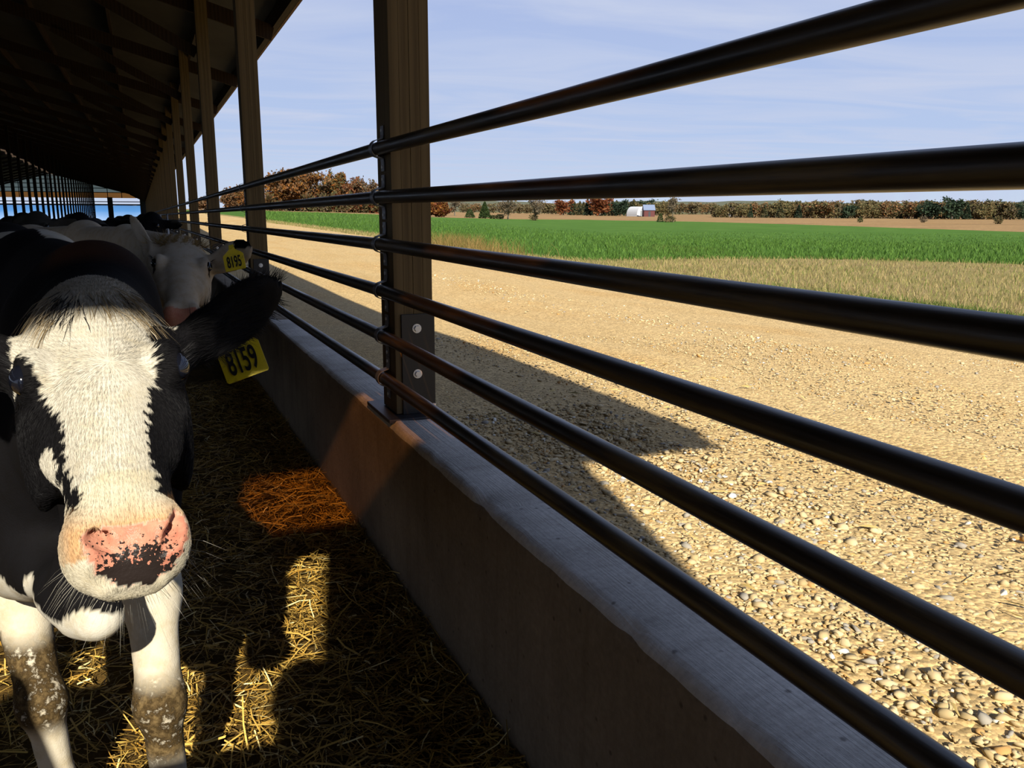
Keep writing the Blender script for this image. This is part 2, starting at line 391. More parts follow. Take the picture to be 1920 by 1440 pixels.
# roof
EX, EZ, RX, M_R = 1.97, 3.94, -11.2, 0.27
def roof_z(x): return EZ+0.20+M_R*(EX-x) if x >= RX else roof_z(2*RX-x)
SHEET = NT('galvalume_roof_sheet', 0.6, 0.3)
SHEET.color(SHEET.ramp(SHEET.noise(SHEET.obj((2, 1, 1)), 1.5, 4), [(0.3, (0.075, 0.068, 0.058)), (0.7, (0.115, 0.106, 0.09))]))
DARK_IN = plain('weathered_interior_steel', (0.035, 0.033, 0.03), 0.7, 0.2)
def roof():
    ysr = [-1.9, 3.06]+list(np.arange(8, 141, 4.4))+[140.2]
    for sgn in (1, -1):
        xe = EX+0.05 if sgn > 0 else 2*RX-EX-0.05
        xr = RX+0.30*sgn; V = []
        for y in ysr:
            for x, dz in ((xe, 0), (xr, 0), (xr, 0.04), (xe, 0.04)):
                V.append((x, y, roof_z(x)+dz))
        F = []
        for i in range(len(ysr)-1):
            for j in range(4): F.append((i*4+j, i*4+(j+1) % 4, (i+1)*4+(j+1) % 4, (i+1)*4+j))
        F += [(0, 1, 2, 3), tuple(4*(len(ysr)-1)+j for j in (3, 2, 1, 0))]
        o = MB().add(V, F).build('ceiling', SHEET.m, xf=far); struct(o)
    # boards along the eave
    FASC = NT('red_brown_fascia', 0.7, 0.2); FASC.color(FASC.ramp(FASC.noise(FASC.obj((1, 20, 1)), 2), [(0.3, (0.16, 0.085, 0.055)), (0.7, (0.26, 0.15, 0.10))]))
    def along(x0, x1, z0, z1, y0, y1):
        m = MB(); ys = [y0, Y0, y1]; V = [(x, y, z) for y in ys for x, z in ((x0, z0), (x1, z0), (x1, z1), (x0, z1))]
        F = [(0, 1, 2, 3), (11, 10, 9, 8)]+[(i*4+j, (i+1)*4+j, (i+1)*4+(j+1) % 4, i*4+(j+1) % 4) for i in range(2) for j in range(4)]
        return m.add(V, F)
    struct(along(EX-0.035, EX+0.0, EZ, EZ+0.205, -1.9, 140).build('trim_1', FASC.m, xf=far))
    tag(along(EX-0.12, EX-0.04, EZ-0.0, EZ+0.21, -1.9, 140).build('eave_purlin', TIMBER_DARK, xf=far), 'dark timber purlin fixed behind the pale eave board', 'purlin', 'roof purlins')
    i = 0
    x = EX-0.95
    while x > RX+0.3:
        z = roof_z(x)
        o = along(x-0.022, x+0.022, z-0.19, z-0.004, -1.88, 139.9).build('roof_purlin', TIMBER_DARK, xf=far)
        tag(o, 'roof purlin directly above the row of posts' if i == 0 else 'dark roof purlin running the length of the barn under the right roof slope', 'purlin', 'roof purlins')
        i += 1; x -= 1.25
    for x in (RX-2.0, RX-5.0):
        z = roof_z(x); o = along(x-0.022, x+0.022, z-0.19, z-0.004, -1.88, 139.9).build('roof_purlin', TIMBER_DARK, xf=far)
        tag(o, 'dark roof purlin under the far roof slope beyond the ridge', 'purlin', 'roof purlins')
roof()
def trusses():
    first = None
    for k, y in enumerate(POST_Y):
        yy = 0.20
        t = thing('roof_truss', 'roof truss carried by the large middle post' if k == 1 else ('roof truss over the second post, its tail reaching the eave board' if k == 2 else 'dark timber roof truss in the shade deep along the barn'), 'truss', far((0, y+yy, 0)), 'roof trusses over the posts')
        if first is None:
            first = t
            m = MB()
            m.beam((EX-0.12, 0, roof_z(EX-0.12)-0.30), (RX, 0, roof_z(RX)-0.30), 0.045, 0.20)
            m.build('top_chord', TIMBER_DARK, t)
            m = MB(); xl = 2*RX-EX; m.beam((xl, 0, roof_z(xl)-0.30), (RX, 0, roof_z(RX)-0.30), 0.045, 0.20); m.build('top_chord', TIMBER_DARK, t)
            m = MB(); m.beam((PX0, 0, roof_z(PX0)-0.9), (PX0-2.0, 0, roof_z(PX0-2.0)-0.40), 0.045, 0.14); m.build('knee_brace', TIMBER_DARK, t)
        else:
            for ch in first.children: c = ch.copy(); COL.objects.link(c); c.parent = t
trusses()

# left side wall of the barn far away, and rows of inner posts
LX = 2*RX-0.9
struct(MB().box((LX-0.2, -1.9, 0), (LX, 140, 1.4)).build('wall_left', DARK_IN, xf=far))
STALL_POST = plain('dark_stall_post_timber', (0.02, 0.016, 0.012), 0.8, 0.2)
pm = None
for k in range(29):
    y = 37.0+3.6*k; z = roof_z(-6.0)
    if pm is None:
        pm = MB().box((-0.075, -0.075, 0), (0.075, 0.075, z-0.2)).build('stall_post', STALL_POST)
        o = pm
    else:
        o = pm.copy(); COL.objects.link(o)
    o.location = far((-6.0, y, 0))
    tag(o, 'slim dark upright post in the inner stall row, seen against the bright far gable', 'post', 'inner stall posts')
gp = None
for x, yb in ((300, 402), (313, 401), (28, 404), (40, 404), (170, 404)):
    p = at_y(x, yb, 26.0 if x > 200 else 22.0); b = far((0, p[1], 0))[2]
    o = MB().tube([(0, 0, b), (0, 0, p[2])], 0.03, 10).build('stall_pipe', GALV, smooth=True); o.location = (p[0], p[1], 0)
    tag(o, {300: 'grey upright stall pipe just left of the distant post wall', 313: 'grey upright stall pipe nearest the row of posts', 28: 'leftmost grey stall pipe in the dark back of the barn', 40: 'second grey stall pipe from the left edge in the dark', 170: 'grey stall pipe standing behind the white back of the far cow'}[x], 'pipe', 'grey stall pipes')

# far gable
def far_gable():
    g = thing('far_gable', 'distant gable end of the barn with pale translucent panels over a bright opening', 'gable', far((0, YFAR, 0)))
    b = far((0, YFAR, 0)); P = lambda x, z: (x, 0, z)
    t = NT('translucent_gable_panel', 0.6, 0.2); tr = t.n('ShaderNodeBsdfTranslucent'); tr.inputs[0].default_value = (0.55, 0.58, 0.52, 1); t.l(tr.outputs[0], t.out.inputs[0])
    t2 = NT('tan_translucent_band', 0.6, 0.2); tr = t2.n('ShaderNodeBsdfTranslucent'); tr.inputs[0].default_value = (0.75, 0.46, 0.22, 1); t2.l(tr.outputs[0], t2.out.inputs[0])
    xl = 2*RX-EX; zb = 4.88
    xr_b = EX-(zb-(EZ+0.1))/M_R; xl_b = 2*RX-xr_b
    m = MB(); m.add([(xr_b, -.01, zb), (RX, -.01, roof_z(RX)-0.1), (xl_b, -.01, zb), (xr_b, .01, zb), (RX, .01, roof_z(RX)-0.1), (xl_b, .01, zb)], [(0, 1, 2), (5, 4, 3), (0, 3, 4, 1), (1, 4, 5, 2), (2, 5, 3, 0)]); m.build('translucent_panel', t.m, g)
    m = MB(); m.add([(x, y, z) for y in (-.01, .01) for x, z in ((EX, 4.10), (xr_b, zb), (xl_b, zb), (xl, 4.10))], [(0, 1, 2, 3), (7, 6, 5, 4), (0, 4, 5, 1), (1, 5, 6, 2), (2, 6, 7, 3), (3, 7, 4, 0)]); m.build('tan_band', t2.m, g)
    m = MB()
    for z in (4.9, 5.5, 6.1, 6.7, 7.2):
        h = (roof_z(RX)-z)/M_R; m.box((RX-h, -0.12, z-0.05), (RX+h, -0.04, z+0.05))
    for x in np.arange(RX-12, EX, 1.9): m.box((x-0.05, -0.12, 4.1), (x+0.05, -0.04, max(4.2, roof_z(x)-0.1)))
    m.build('girt_frame', STALL_POST, g)
    for z0, z1 in ((3.50, 3.62), (3.02, 3.22)): MB().box((xl, -0.1, z0), (EX, 0.1, z1)).build('curtain_rail', STALL_POST, g)
    m = MB(); m.box((0.1, -0.3, 0), (2.2, 0.2, 4.1)); m.box((-4.3, -0.2, 0), (-3.6, 0.2, 4.2)); m.build('jamb', DARK_IN, g)
    return g
far_gable()
TARP = plain('blue_tarpaulin', (0.05, 0.17, 0.40), 0.5, 0.3)
def blue_tarp():
    y = 172.0; b = far((0, y, 0))
    x0, x1 = -34.0, 1.2; n = 40; V = []; xs = np.linspace(x0, x1, n)
    top = at_y(200, 385.5, y)[2]; bot = at_y(200, 398.5, y)[2]
    prof = [(0.0, bot-2.5), (0.3, bot), (1.2, (bot+top)/2), (2.2, top), (6, top+0.05), (10, bot-2.5)]
    for x in xs:
        for dy, z in prof: V.append((x, y+dy, z+0.06*math.sin(x*1.7+dy)))
    m = len(prof); F = [(i*m+j, (i+1)*m+j, (i+1)*m+j+1, i*m+j+1) for i in range(n-1) for j in range(m-1)]
    o = MB().add(V, F).build('blue_tarp', TARP, smooth=True); tag(o, 'long blue tarpaulin covered heap seen through the far barn opening', 'tarp')
blue_tarp()

# near gable end behind the camera: header, amber panel above it, a boarded corner bay
def near_gable():
    g = thing('near_gable', 'near gable end of the barn behind the camera, header over an open doorway', 'gable', (0, YEND, 0))
    h0, h1 = EYE+2.03, EYE+2.20
    MB().box((2*RX-1.0, -0.04, h0), (1.0, 0.04, h1)).build('header_beam', TIMBER, g)
    MB().box((-0.48, -0.03, 0), (1.0, 0.03, h0)).build('boarded_panel', TIMBER, g)
    am = NT('amber_plastic_curtain', 0.5, 0.3); tp = am.n('ShaderNodeBsdfTransparent'); tp.inputs[0].default_value = (0.50, 0.33, 0.18, 1); mx = am.n('ShaderNodeMixShader'); mx.inputs[0].default_value = 0.85
    am.color((0.3, 0.15, 0.05)); am.l(am.b.outputs[0], mx.inputs[1]); am.l(tp.outputs[0], mx.inputs[2]); am.l(mx.outputs[0], am.out.inputs[0])
    MB().box((-0.90, -0.004, h1), (0.15, 0.004, EYE+2.80)).build('amber_panel', am.m, g)
    xl = 2*RX-EX; zt = EYE+2.80
    V = []
    for y in (-0.02, 0.02):
        V += [(EX, y, h1+0.3), (EX, y, roof_z(EX)), (RX, y, roof_z(RX)), (xl, y, roof_z(xl)), (xl, y, h1), (-0.90, y, h1), (-0.90, y, zt), (0.15, y, zt), (0.15, y, h1), (1.0, y, h1), (1.0, y, h1+0.3)]
    n = 11; F = []
    tri = [(0, 1, 10), (10, 1, 7), (10, 7, 9), (9, 7, 8), (1, 2, 7), (7, 2, 6), (6, 2, 3), (6, 3, 5), (5, 3, 4)]
    for a, b, c in tri: F += [(a, b, c), (n+c, n+b, n+a)]
    F += [(i, (i+1) % n, n+(i+1) % n, n+i) for i in range(n)]
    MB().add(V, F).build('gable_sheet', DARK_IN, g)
near_gable()
# ------------------------------------------------------------------ the land outside
def sstep(x, a, b):
    t = np.clip((x-a)/(b-a), 0, 1); return t*t*(3-2*t)
AZT = np.radians([-10, 4, 7, 14, 18.5, 24, 30, 40, 60, 190])
ZFT = np.array([-.30, -.30, -.30, -1.0, -1.8, -2.6, -3.2, -3.4, -3.4, -3.0])
def land(x, y):
    """height of the ground outside (world)"""
    x = np.asarray(x, float); y = np.asarray(y, float)
    s = np.hypot(x, y); az = np.arctan2(x, y)
    zf = np.interp(az, AZT, ZFT)
    z = -1.43+(zf+1.43)*sstep(s, 6, 130)
    z = z-0.16*sstep(s, 7.5, 14)*(1-sstep(s, 25, 60))
    z = z-6.5*sstep(s, 700, 1500)*0
    return z+EYE
def hit(px, py):
    d = ray(px, py); t = np.concatenate([np.linspace(1, 60, 3000), np.geomspace(60, 4000, 4000)])
    P = d[None]*t[:, None]; below = P[:, 2]+EYE < land(P[:, 0], P[:, 1]); i = np.argmax(below)
    if not below.any(): i = len(t)-1
    return P[i, 0], P[i, 1]
def edge(pts, lo, hi):
    a = []
    for px, py in pts:
        x, y = hit(px, py); a.append((math.atan2(x, y), math.hypot(x, y)))
    a.sort(); az = np.array([q[0] for q in a]); s = np.array([q[1] for q in a])
    az = np.concatenate([[math.radians(0.3)], az, [math.radians(180)]]); s = np.concatenate([[lo or s[0]], s, [hi or s[-1]]])
    return lambda q: np.exp(np.interp(q, az, np.log(s)))
B0 = lambda q: 0.9985/np.sin(q)
B1 = edge([(502, 417), (628, 434), (800, 460), (1120, 518), (1500, 575), (1919, 637)], 140, 9)
B2 = edge([(502, 414), (628, 430), (800, 452), (1000, 482), (1120, 490), (1300, 485), (1500, 485), (1700, 489), (1919, 496)], 150, 28)
B3 = edge([(502, 396.5), (600, 398.5), (715, 403), (820, 407.5), (1100, 412), (1300, 415.5), (1500, 421), (1700, 428), (1919, 435)], 300, 80)
B4 = lambda q: np.full_like(q, 900.0)
def wob(q, k, a, seed):
    r = np.random.default_rng(seed); o = np.zeros_like(q)
    for f in (9, 23, 61, 140): o += np.sin(q*f*k+r.uniform(0, 6))/f**0.5
    return 1+a*o
def zone(name, ba, bb, m, nr, a0=0.6, a1=178, na=700, jit=None, w=(None, None)):
    az = np.radians(np.concatenate([np.linspace(a0, 62, na), np.linspace(63, a1, 60)]))
    A, B = ba(az), bb(az)
    if w[0]: A = A*wob(az, *w[0])
    if w[1]: B = B*wob(az, *w[1])
    B = np.maximum(B, A*1.002)
    t = np.linspace(0, 1, nr); S = np.exp(np.log(A)[:, None]*(1-t)+np.log(B)[:, None]*t)
    X = S*np.sin(az)[:, None]; Y = S*np.cos(az)[:, None]; Z = land(X, Y)
    if jit is not None: Z = Z+jit(X, Y, t[None, :])
    a, b = X.shape; i, j = np.meshgrid(np.arange(a-1), np.arange(b-1), indexing='ij'); q = (i*b+j).ravel()
    o = raw_mesh(name, np.stack([X, Y, Z], -1).reshape(-1, 3), np.stack([q, q+b, q+b+1, q+1], -1)[:, ::-1], m, smooth=True)
    return struct(o)
W1, W2, W3 = (1.0, 0.012, 1), (1.7, 0.02, 2), (1.0, 0.004, 3)

def mat_gravel():
    t = NT('crushed_limestone', 0.9, 0.15)
    v = t.obj(); c1 = t.n('ShaderNodeTexVoronoi'); t.l(v, c1.inputs['Vector']); c1.inputs['Scale'].default_value = 38
    c2 = t.n('ShaderNodeTexVoronoi'); t.l(v, c2.inputs['Vector']); c2.inputs['Scale'].default_value = 95
    big = t.noise(t.obj((1, 0.35, 1)), 0.55, 5, 0.6)
    base = t.ramp(big, [(0.3, (0.74, 0.51, 0.22)), (0.5, (0.82, 0.60, 0.29)), (0.72, (0.76, 0.50, 0.20))])
    sp = t.n('ShaderNodeSeparateColor'); t.l(c1.outputs['Color'], sp.inputs[0])
    cell = t.ramp(sp.outputs[0], [(0.0, (0.55, 0.52, 0.46)), (0.5, (0.95, 0.92, 0.88)), (1.0, (1.25, 1.2, 1.12))])
    sp2 = t.n('ShaderNodeSeparateColor'); t.l(c2.outputs['Color'], sp2.inputs[0])
    cell2 = t.ramp(sp2.outputs[1], [(0.0, (0.6,)*3), (0.5, (1.0,)*3), (1.0, (1.2,)*3)])
    c = t.mix(0.8, t.mix(0.8, base, cell, 'MULTIPLY'), cell2, 'MULTIPLY')
    h = t.math('ADD', t.math('MULTIPLY', sp.outputs[0], 0.7), t.math('MULTIPLY', sp2.outputs[1], 0.5))
    h = t.math('SUBTRACT', h, t.math('MULTIPLY', c1.outputs['Distance'], 0.8))
    t.color(c); t.bump(h, 0.6, 0.02); return t.m
def mat_grass(name, a, b, c_, sc=1.0, bumpd=0.1, yst=1.0):
    t = NT(name, 0.95, 0.05)
    n1 = t.noise(t.obj((0.25, 0.25*yst, 0.25)), 0.6*sc, 5, 0.6); n2 = t.noise(t.obj(), 9*sc, 5, 0.75)
    c = t.ramp(n1, [(0.32, a), (0.5, b), (0.68, c_)])
    t.color(t.mix(0.8, c, t.ramp(n2, [(0.3, (0.45,)*3), (0.5, (1.0,)*3), (0.72, (1.5,)*3)]), 'MULTIPLY')); t.bump(n2, 0.8, bumpd); return t.m
GRAVEL = mat_gravel()
zone('ground_gravel_drive', B0, B1, GRAVEL, 60, 0.6, w=(None, W1), jit=lambda X, Y, t: 0.010*np.sin(X*2.3+0.4*Y)*np.sin(Y*1.1)-0.03*np.exp(-((X-3.4)/0.35)**2)-0.03*np.exp(-((X-5.3)/0.35)**2))
zone('ground_grass_verge', B1, B2, mat_grass('dry_verge_grass', (0.30, 0.27, 0.08), (0.42, 0.345, 0.14), (0.46, 0.35, 0.16), 1.6), 40, w=(W1, W2))
zone('ground_green_field', B2, B3, mat_grass('green_crop', (0.085, 0.185, 0.028), (0.10, 0.215, 0.035), (0.125, 0.245, 0.043), 1.0, 0.12), 60, w=(W2, W3))
zone('ground_stubble_field', B3, B4, mat_grass('tan_stubble', (0.33, 0.20, 0.085), (0.42, 0.27, 0.125), (0.24, 0.15, 0.07), 0.10, 0.2, 5.0), 60, w=(W3, None))
zone('ground_far_land', B4, lambda q: np.full_like(q, 3500.0), mat_grass('far_land', (0.16, 0.15, 0.06), (0.20, 0.18, 0.08), (0.13, 0.14, 0.06), 0.02, 0.3), 20)

ICO_V = None
def ico(sub=1):
    import bmesh
    b = bmesh.new(); bmesh.ops.create_icosphere(b, subdivisions=sub, radius=1.0)
    v = np.array([p.co[:] for p in b.verts]); f = np.array([[q.index for q in x.verts] for x in b.faces]); b.free(); return v, f
def stones():
    iv, iF = ico(1); nv = len(iv)
    def batch(n, xy, size, lift):
        s = size(n); x, y = xy(n)
        ax = np.stack([s*rng.uniform(.8, 1.3, n), s*rng.uniform(.6, 1.0, n), s*rng.uniform(.28, .6, n)], -1)*1.25
        V = iv[None]*rng.uniform(0.72, 1.2, (n, nv, 1))
        # cut a few flats so the pieces look crushed
        for _ in range(8):
            d = rng.normal(size=(n, 3)); d /= np.linalg.norm(d, axis=1)[:, None]; h = rng.uniform(.30, .75, n)
            k = np.einsum('nvj,nj->nv', V, d); ov = np.maximum(k-h[:, None], 0); V = V-ov[:, :, None]*d[:, None]
        V = V*ax[:, None]
        a = rng.uniform(0, 2*np.pi, n); t = rng.normal(0, .35, n); ca, sa, ct, st = np.cos(a), np.sin(a), np.cos(t), np.sin(t)
        y1 = V[..., 1]*ct[:, None]-V[..., 2]*st[:, None]; z1 = V[..., 1]*st[:, None]+V[..., 2]*ct[:, None]
        X = V[..., 0]*ca[:, None]-y1*sa[:, None]+x[:, None]; Y = V[..., 0]*sa[:, None]+y1*ca[:, None]+y[:, None]
        Z = z1+land(x, y)[:, None]+s[:, None]*lift
        X = np.maximum(X, 1.003)
        F = (np.arange(n)[:, None, None]*nv+iF[None]).reshape(-1, 3)
        k = rng.random(n)[:, None]; k2 = rng.random(n)
        c = (1-k)*np.array([0.52, 0.38, 0.18])+k*np.array([0.80, 0.63, 0.36])
        c[k2 < .10] = (0.42, 0.38, 0.31); c[(k2 > .90)] = (0.64, 0.37, 0.13); c[k2 > .97] = (0.95, 0.9, 0.75)
        return np.stack([X, Y, Z], -1).reshape(-1, 3), F, np.repeat(c, nv, 0)
    def near(n):
        u = rng.random(n); v = rng.random(n); return 1.0+2.0*u**1.2, 0.4+5.0*v
    def mid(n):
        r = 1.6+8.5*rng.random(n)**0.9; a = np.radians(rng.uniform(16, 64, n)); x = r*np.sin(a); return np.maximum(x, 1.02), r*np.cos(a)
    def rowx(n):
        return rng.normal(6.6, .35, n), rng.uniform(3.5, 24, n)
    Vs, Fs, Cs, off = [], [], [], 0
    for n, xy, sz, lf in ((7500, near, lambda n: rng.uniform(.007, .020, n), .05), (900, near, lambda n: rng.uniform(.02, .036, n), .1), (14000, mid, lambda n: rng.uniform(.006, .016, n), .0), (500, mid, lambda n: rng.uniform(.014, .03, n), .0), (1500, rowx, lambda n: rng.uniform(.01, .03, n), .1)):
        V, F, C = batch(n, xy, sz, lf); Vs.append(V); Fs.append(F+off); Cs.append(C); off += len(V)
    o = raw_mesh('loose_gravel', np.concatenate(Vs), np.concatenate(Fs), mat_tint('limestone_chips', 0.85, 0.2), col=np.concatenate(Cs))
    tag(o, 'loose crushed limestone gravel covering the farm drive', 'gravel', kind='stuff')
stones()

def blades(name, label, cat, n, place, hgt, wid, cols, mat):
    x, y = place(n); h = hgt(n); w = wid(n)*np.maximum(1, np.hypot(x, y)/18)**0.5
    a = rng.uniform(0, 2*np.pi, n); ln = rng.normal(0, .35, (n, 2))*h[:, None]
    z = land(x, y); d = np.stack([np.cos(a), np.sin(a), np.zeros(n)], -1)*w[:, None]
    b = np.stack([x, y, z-0.01], -1); mid = b+np.concatenate([ln*.35, (h*.6)[:, None]], 1); tip = b+np.concatenate([ln, h[:, None]], 1)
    V = np.stack([b-d, b+d, mid-d*.7, mid+d*.7, tip], 1).reshape(-1, 3); base = np.arange(n)[:, None]*5
    F = np.concatenate([base+np.array(t) for t in ((0, 1, 3), (0, 3, 2), (2, 3, 4))])
    c = np.array(cols)[rng.integers(0, len(cols), n)]*rng.uniform(.75, 1.25, (n, 1))
    o = raw_mesh(name, V, F, mat, col=np.repeat(c, 5, 0)); return tag(o, label, cat, kind='stuff')
LEAF = mat_tint('thin_leaf', 0.7, 0.15, 0.35)
def pol(lo, hi, a0=6, a1=60, p=1.0):
    def f(n):
        az = np.radians(rng.uniform(a0, a1, n)); t = rng.random(n)**p; A, B = lo(az), hi(az); s = np.exp(np.log(A)*(1-t)+np.log(B)*t); return s*np.sin(az), s*np.cos(az)
    return f
blades('verge_grass', 'dry tan and green grass of the strip between gravel and field', 'grass', 42000, pol(lambda q: B1(q)*.985, lambda q: B2(q)*1.02), lambda n: rng.uniform(.04, .17, n), lambda n: rng.uniform(.004, .009, n), [(0.50, 0.40, 0.17), (0.56, 0.45, 0.20), (0.40, 0.36, 0.12), (0.22, 0.27, 0.06), (0.44, 0.32, 0.15)], LEAF)
blades('crop_leaves', 'low bright green crop growing in rows across the wide field', 'crop', 42000, pol(lambda q: B2(q)*.99, lambda q: np.minimum(B2(q)*4.2, B3(q)), p=1.3), lambda n: rng.uniform(.10, .26, n), lambda n: rng.uniform(.008, .018, n), [(0.09, 0.20, 0.028), (0.12, 0.245, 0.038), (0.14, 0.27, 0.045), (0.075, 0.165, 0.024)], LEAF)
def lushspots(n):
    k = rng.integers(0, 3, n); az = np.radians(np.where(k == 0, rng.normal(52, 3, n), np.where(k == 1, rng.normal(35, 2.2, n), rng.uniform(40, 58, n))))
    s = B1(az)*np.where(k == 1, rng.uniform(1.9, 2.6, n), rng.uniform(1.0, 1.25, n)); return s*np.sin(az), s*np.cos(az)
blades('lush_grass', 'fresh green patches of grass along the gravel edge', 'grass', 9000, lushspots, lambda n: rng.uniform(.05, .16, n), lambda n: rng.uniform(.004, .008, n), [(0.12, 0.20, 0.03), (0.16, 0.22, 0.05), (0.09, 0.15, 0.025)], LEAF)
def weedspot(n):
    c = [hit(x, y) for x, y in ((838, 468), (845, 470), (880, 474), (860, 476), (930, 484))]; k = rng.integers(0, len(c), n); c = np.array(c)[k]
    return c[:, 0]+rng.normal(0, .5, n), c[:, 1]+rng.normal(0, 1.0, n)
blades('tall_weeds', 'tall dry reddish weeds at the field edge right of the large post', 'weeds', 2600, weedspot, lambda n: rng.uniform(.2, .85, n), lambda n: rng.uniform(.003, .007, n), [(0.40, 0.26, 0.09), (0.34, 0.24, 0.08), (0.22, 0.20, 0.05)], LEAF)

# trees
BARK = NT('grey_bark', 0.9, 0.1); BARK.color(BARK.ramp(BARK.noise(BARK.obj((6, 6, 1)), 2), [(0.3, (0.10, 0.085, 0.065)), (0.7, (0.22, 0.19, 0.15))]))
BARK = BARK.m
def branches(r, h, spread, levels, seed, trunk_r, start=.25):
    """list of (path, radii) of a branching tree"""
    g = np.random.default_rng(seed); out = []; tips = []
    def grow(p, d, L, rad, lev):
        n = 5; P = [p]; q = p.copy(); dd = d.copy()
        for i in range(n):
            dd = dd+g.normal(0, .10+.05*lev, 3); dd[2] += .05; dd /= np.linalg.norm(dd); q = q+dd*L/n; P.append(q)
        out.append((np.array(P), np.linspace(rad, rad*.45, n+1))); tips.extend(P[2:] if lev else P[3:])
        if lev < levels:
            for k in range(g.integers(3, 6) if lev else g.integers(5, 8)):
                i = g.integers(1 if lev else 2, n+1); a = g.uniform(0, 2*np.pi)
                nd = dd*0.55+spread*np.array([math.cos(a), math.sin(a), g.uniform(.05, .6)]); nd /= np.linalg.norm(nd)
                grow(P[i], nd, L*g.uniform(.45, .72), rad*.5, lev+1)
    grow(np.array([0, 0, -0.2]), np.array([0, 0, 1.0]), h*.62, trunk_r, 0)
    return out, np.array(tips)
def leaves_mesh(name, centres, size, cols, seed, parent, wide=None):
    g = np.random.default_rng(seed); n = len(centres)
    a = g.normal(size=(n, 3)); a /= np.linalg.norm(a, axis=1)[:, None]; b = np.cross(a, g.normal(size=(n, 3))); b /= np.linalg.norm(b, axis=1)[:, None]
    s = size*g.uniform(.5, 1.3, n)[:, None]
    V = np.stack([centres-a*s, centres+b*s*.7, centres+a*s, centres-b*s*.7], 1).reshape(-1, 3); F = (np.arange(n)[:, None]*4+np.arange(4)[None])
    c = np.array(cols)[g.integers(0, len(cols), n)]*g.uniform(.7, 1.3, (n, 1))
    return raw_mesh(name, V, F, LEAF, parent, col=np.repeat(c, 4, 0))
def make_tree(name, label, group, h, w, cols, seed, nleaf=2600, leaf=.35, bare=False, levels=2, low=.03):
    g = np.random.default_rng(seed); t = thing(name, label, 'tree', (0, 0, 0), group)
    br, tips = branches(g, h, 1.0*w/h*1.3, levels, seed, h*.022)
    m = MB()
    for P, R_ in br: m.tube(P, np.maximum(R_*(1.6 if bare else 1), h*.004), 5, False)
    v = np.concatenate(m.v); sc = np.array([w/max(1e-3, np.ptp(v[:, 0])), w/max(1e-3, np.ptp(v[:, 1])), h/v[:, 2].max()])
    if bare: sc[:2] *= 1.0
    m.build('trunk', BARK, t, xf=lambda q: q*sc)
    tips = tips*sc
    if nleaf:
        k = tips[g.integers(0, len(tips), nleaf)]+g.normal(0, 1, (nleaf, 3))*np.array([w*.085, w*.085, h*.05])
        if not bare:                           # the rest of the leaves fill a lumpy crown down to the ground scrub
            n2 = int(nleaf*.9); q = g.normal(size=(n2, 3)); q /= np.linalg.norm(q, axis=1)[:, None]; q *= (g.random(n2)**.4)[:, None]*(1+.22*np.sin(q[:, :1]*5+seed)+.18*np.sin(q[:, 1:2]*7+seed*2)); k = np.concatenate([k, q*np.array([w*.5, w*.5, h*.46])+np.array([0, 0, h*.50])])
        k = k[k[:, 2] > h*low]; leaves_mesh('foliage', k, leaf, cols, seed+1, t)
    return t
def make_conifer(name, label, group, h, w, cols, seed, n=1500, round_=0.0):
    g = np.random.default_rng(seed); t = thing(name, label, 'tree', (0, 0, 0), group)
    MB().tube([(0, 0, -.2), (0, 0, h*.95)], [h*.02, h*.004], 6).build('trunk', BARK, t)
    u = g.random(n)**.7; z = h*(0.04+.96*(1-u)); prof = (u**(.8-.4*round_))*w/2; rr = prof*np.sqrt(g.random(n)*.7+.3); a = g.uniform(0, 2*np.pi, n)
    C = np.stack([rr*np.cos(a), rr*np.sin(a), z+g.normal(0, h*.015, n)], -1)
    leaves_mesh('foliage', C, max(.10, h*.05), cols, seed+1, t); return t
BROWN = [(0.22, 0.11, 0.05), (0.27, 0.15, 0.07), (0.17, 0.10, 0.05), (0.28, 0.12, 0.04), (0.16, 0.115, 0.06)]
ORANGE = [(0.30, 0.115, 0.02), (0.36, 0.16, 0.03), (0.24, 0.085, 0.018), (0.17, 0.10, 0.03)]
RED = [(0.18, 0.045, 0.018), (0.22, 0.065, 0.022), (0.13, 0.038, 0.018), (0.20, 0.085, 0.03)]
OLIVE = [(0.15, 0.135, 0.055), (0.18, 0.145, 0.065), (0.11, 0.11, 0.045), (0.20, 0.14, 0.06)]
PINE = [(0.035, 0.058, 0.032), (0.045, 0.075, 0.038), (0.028, 0.048, 0.028)]
CEDAR = [(0.05, 0.085, 0.022), (0.07, 0.11, 0.03), (0.035, 0.06, 0.02)]
TWIG = [(0.20, 0.15, 0.09), (0.24, 0.19, 0.12), (0.17, 0.13, 0.08)]
def size_at(px, ytop, ybase, wpx, dist):
    d = ray(px, ybase); az = math.atan2(d[0], d[1]); x, y = dist*math.sin(az), dist*math.cos(az)
    D = np.dot(np.array([x, y, 0]), CF); k = D/FPX
    zb = EYE+d[2]/math.hypot(d[0], d[1])*dist
    return (x, y, zb), (ybase-ytop)*k, wpx*k
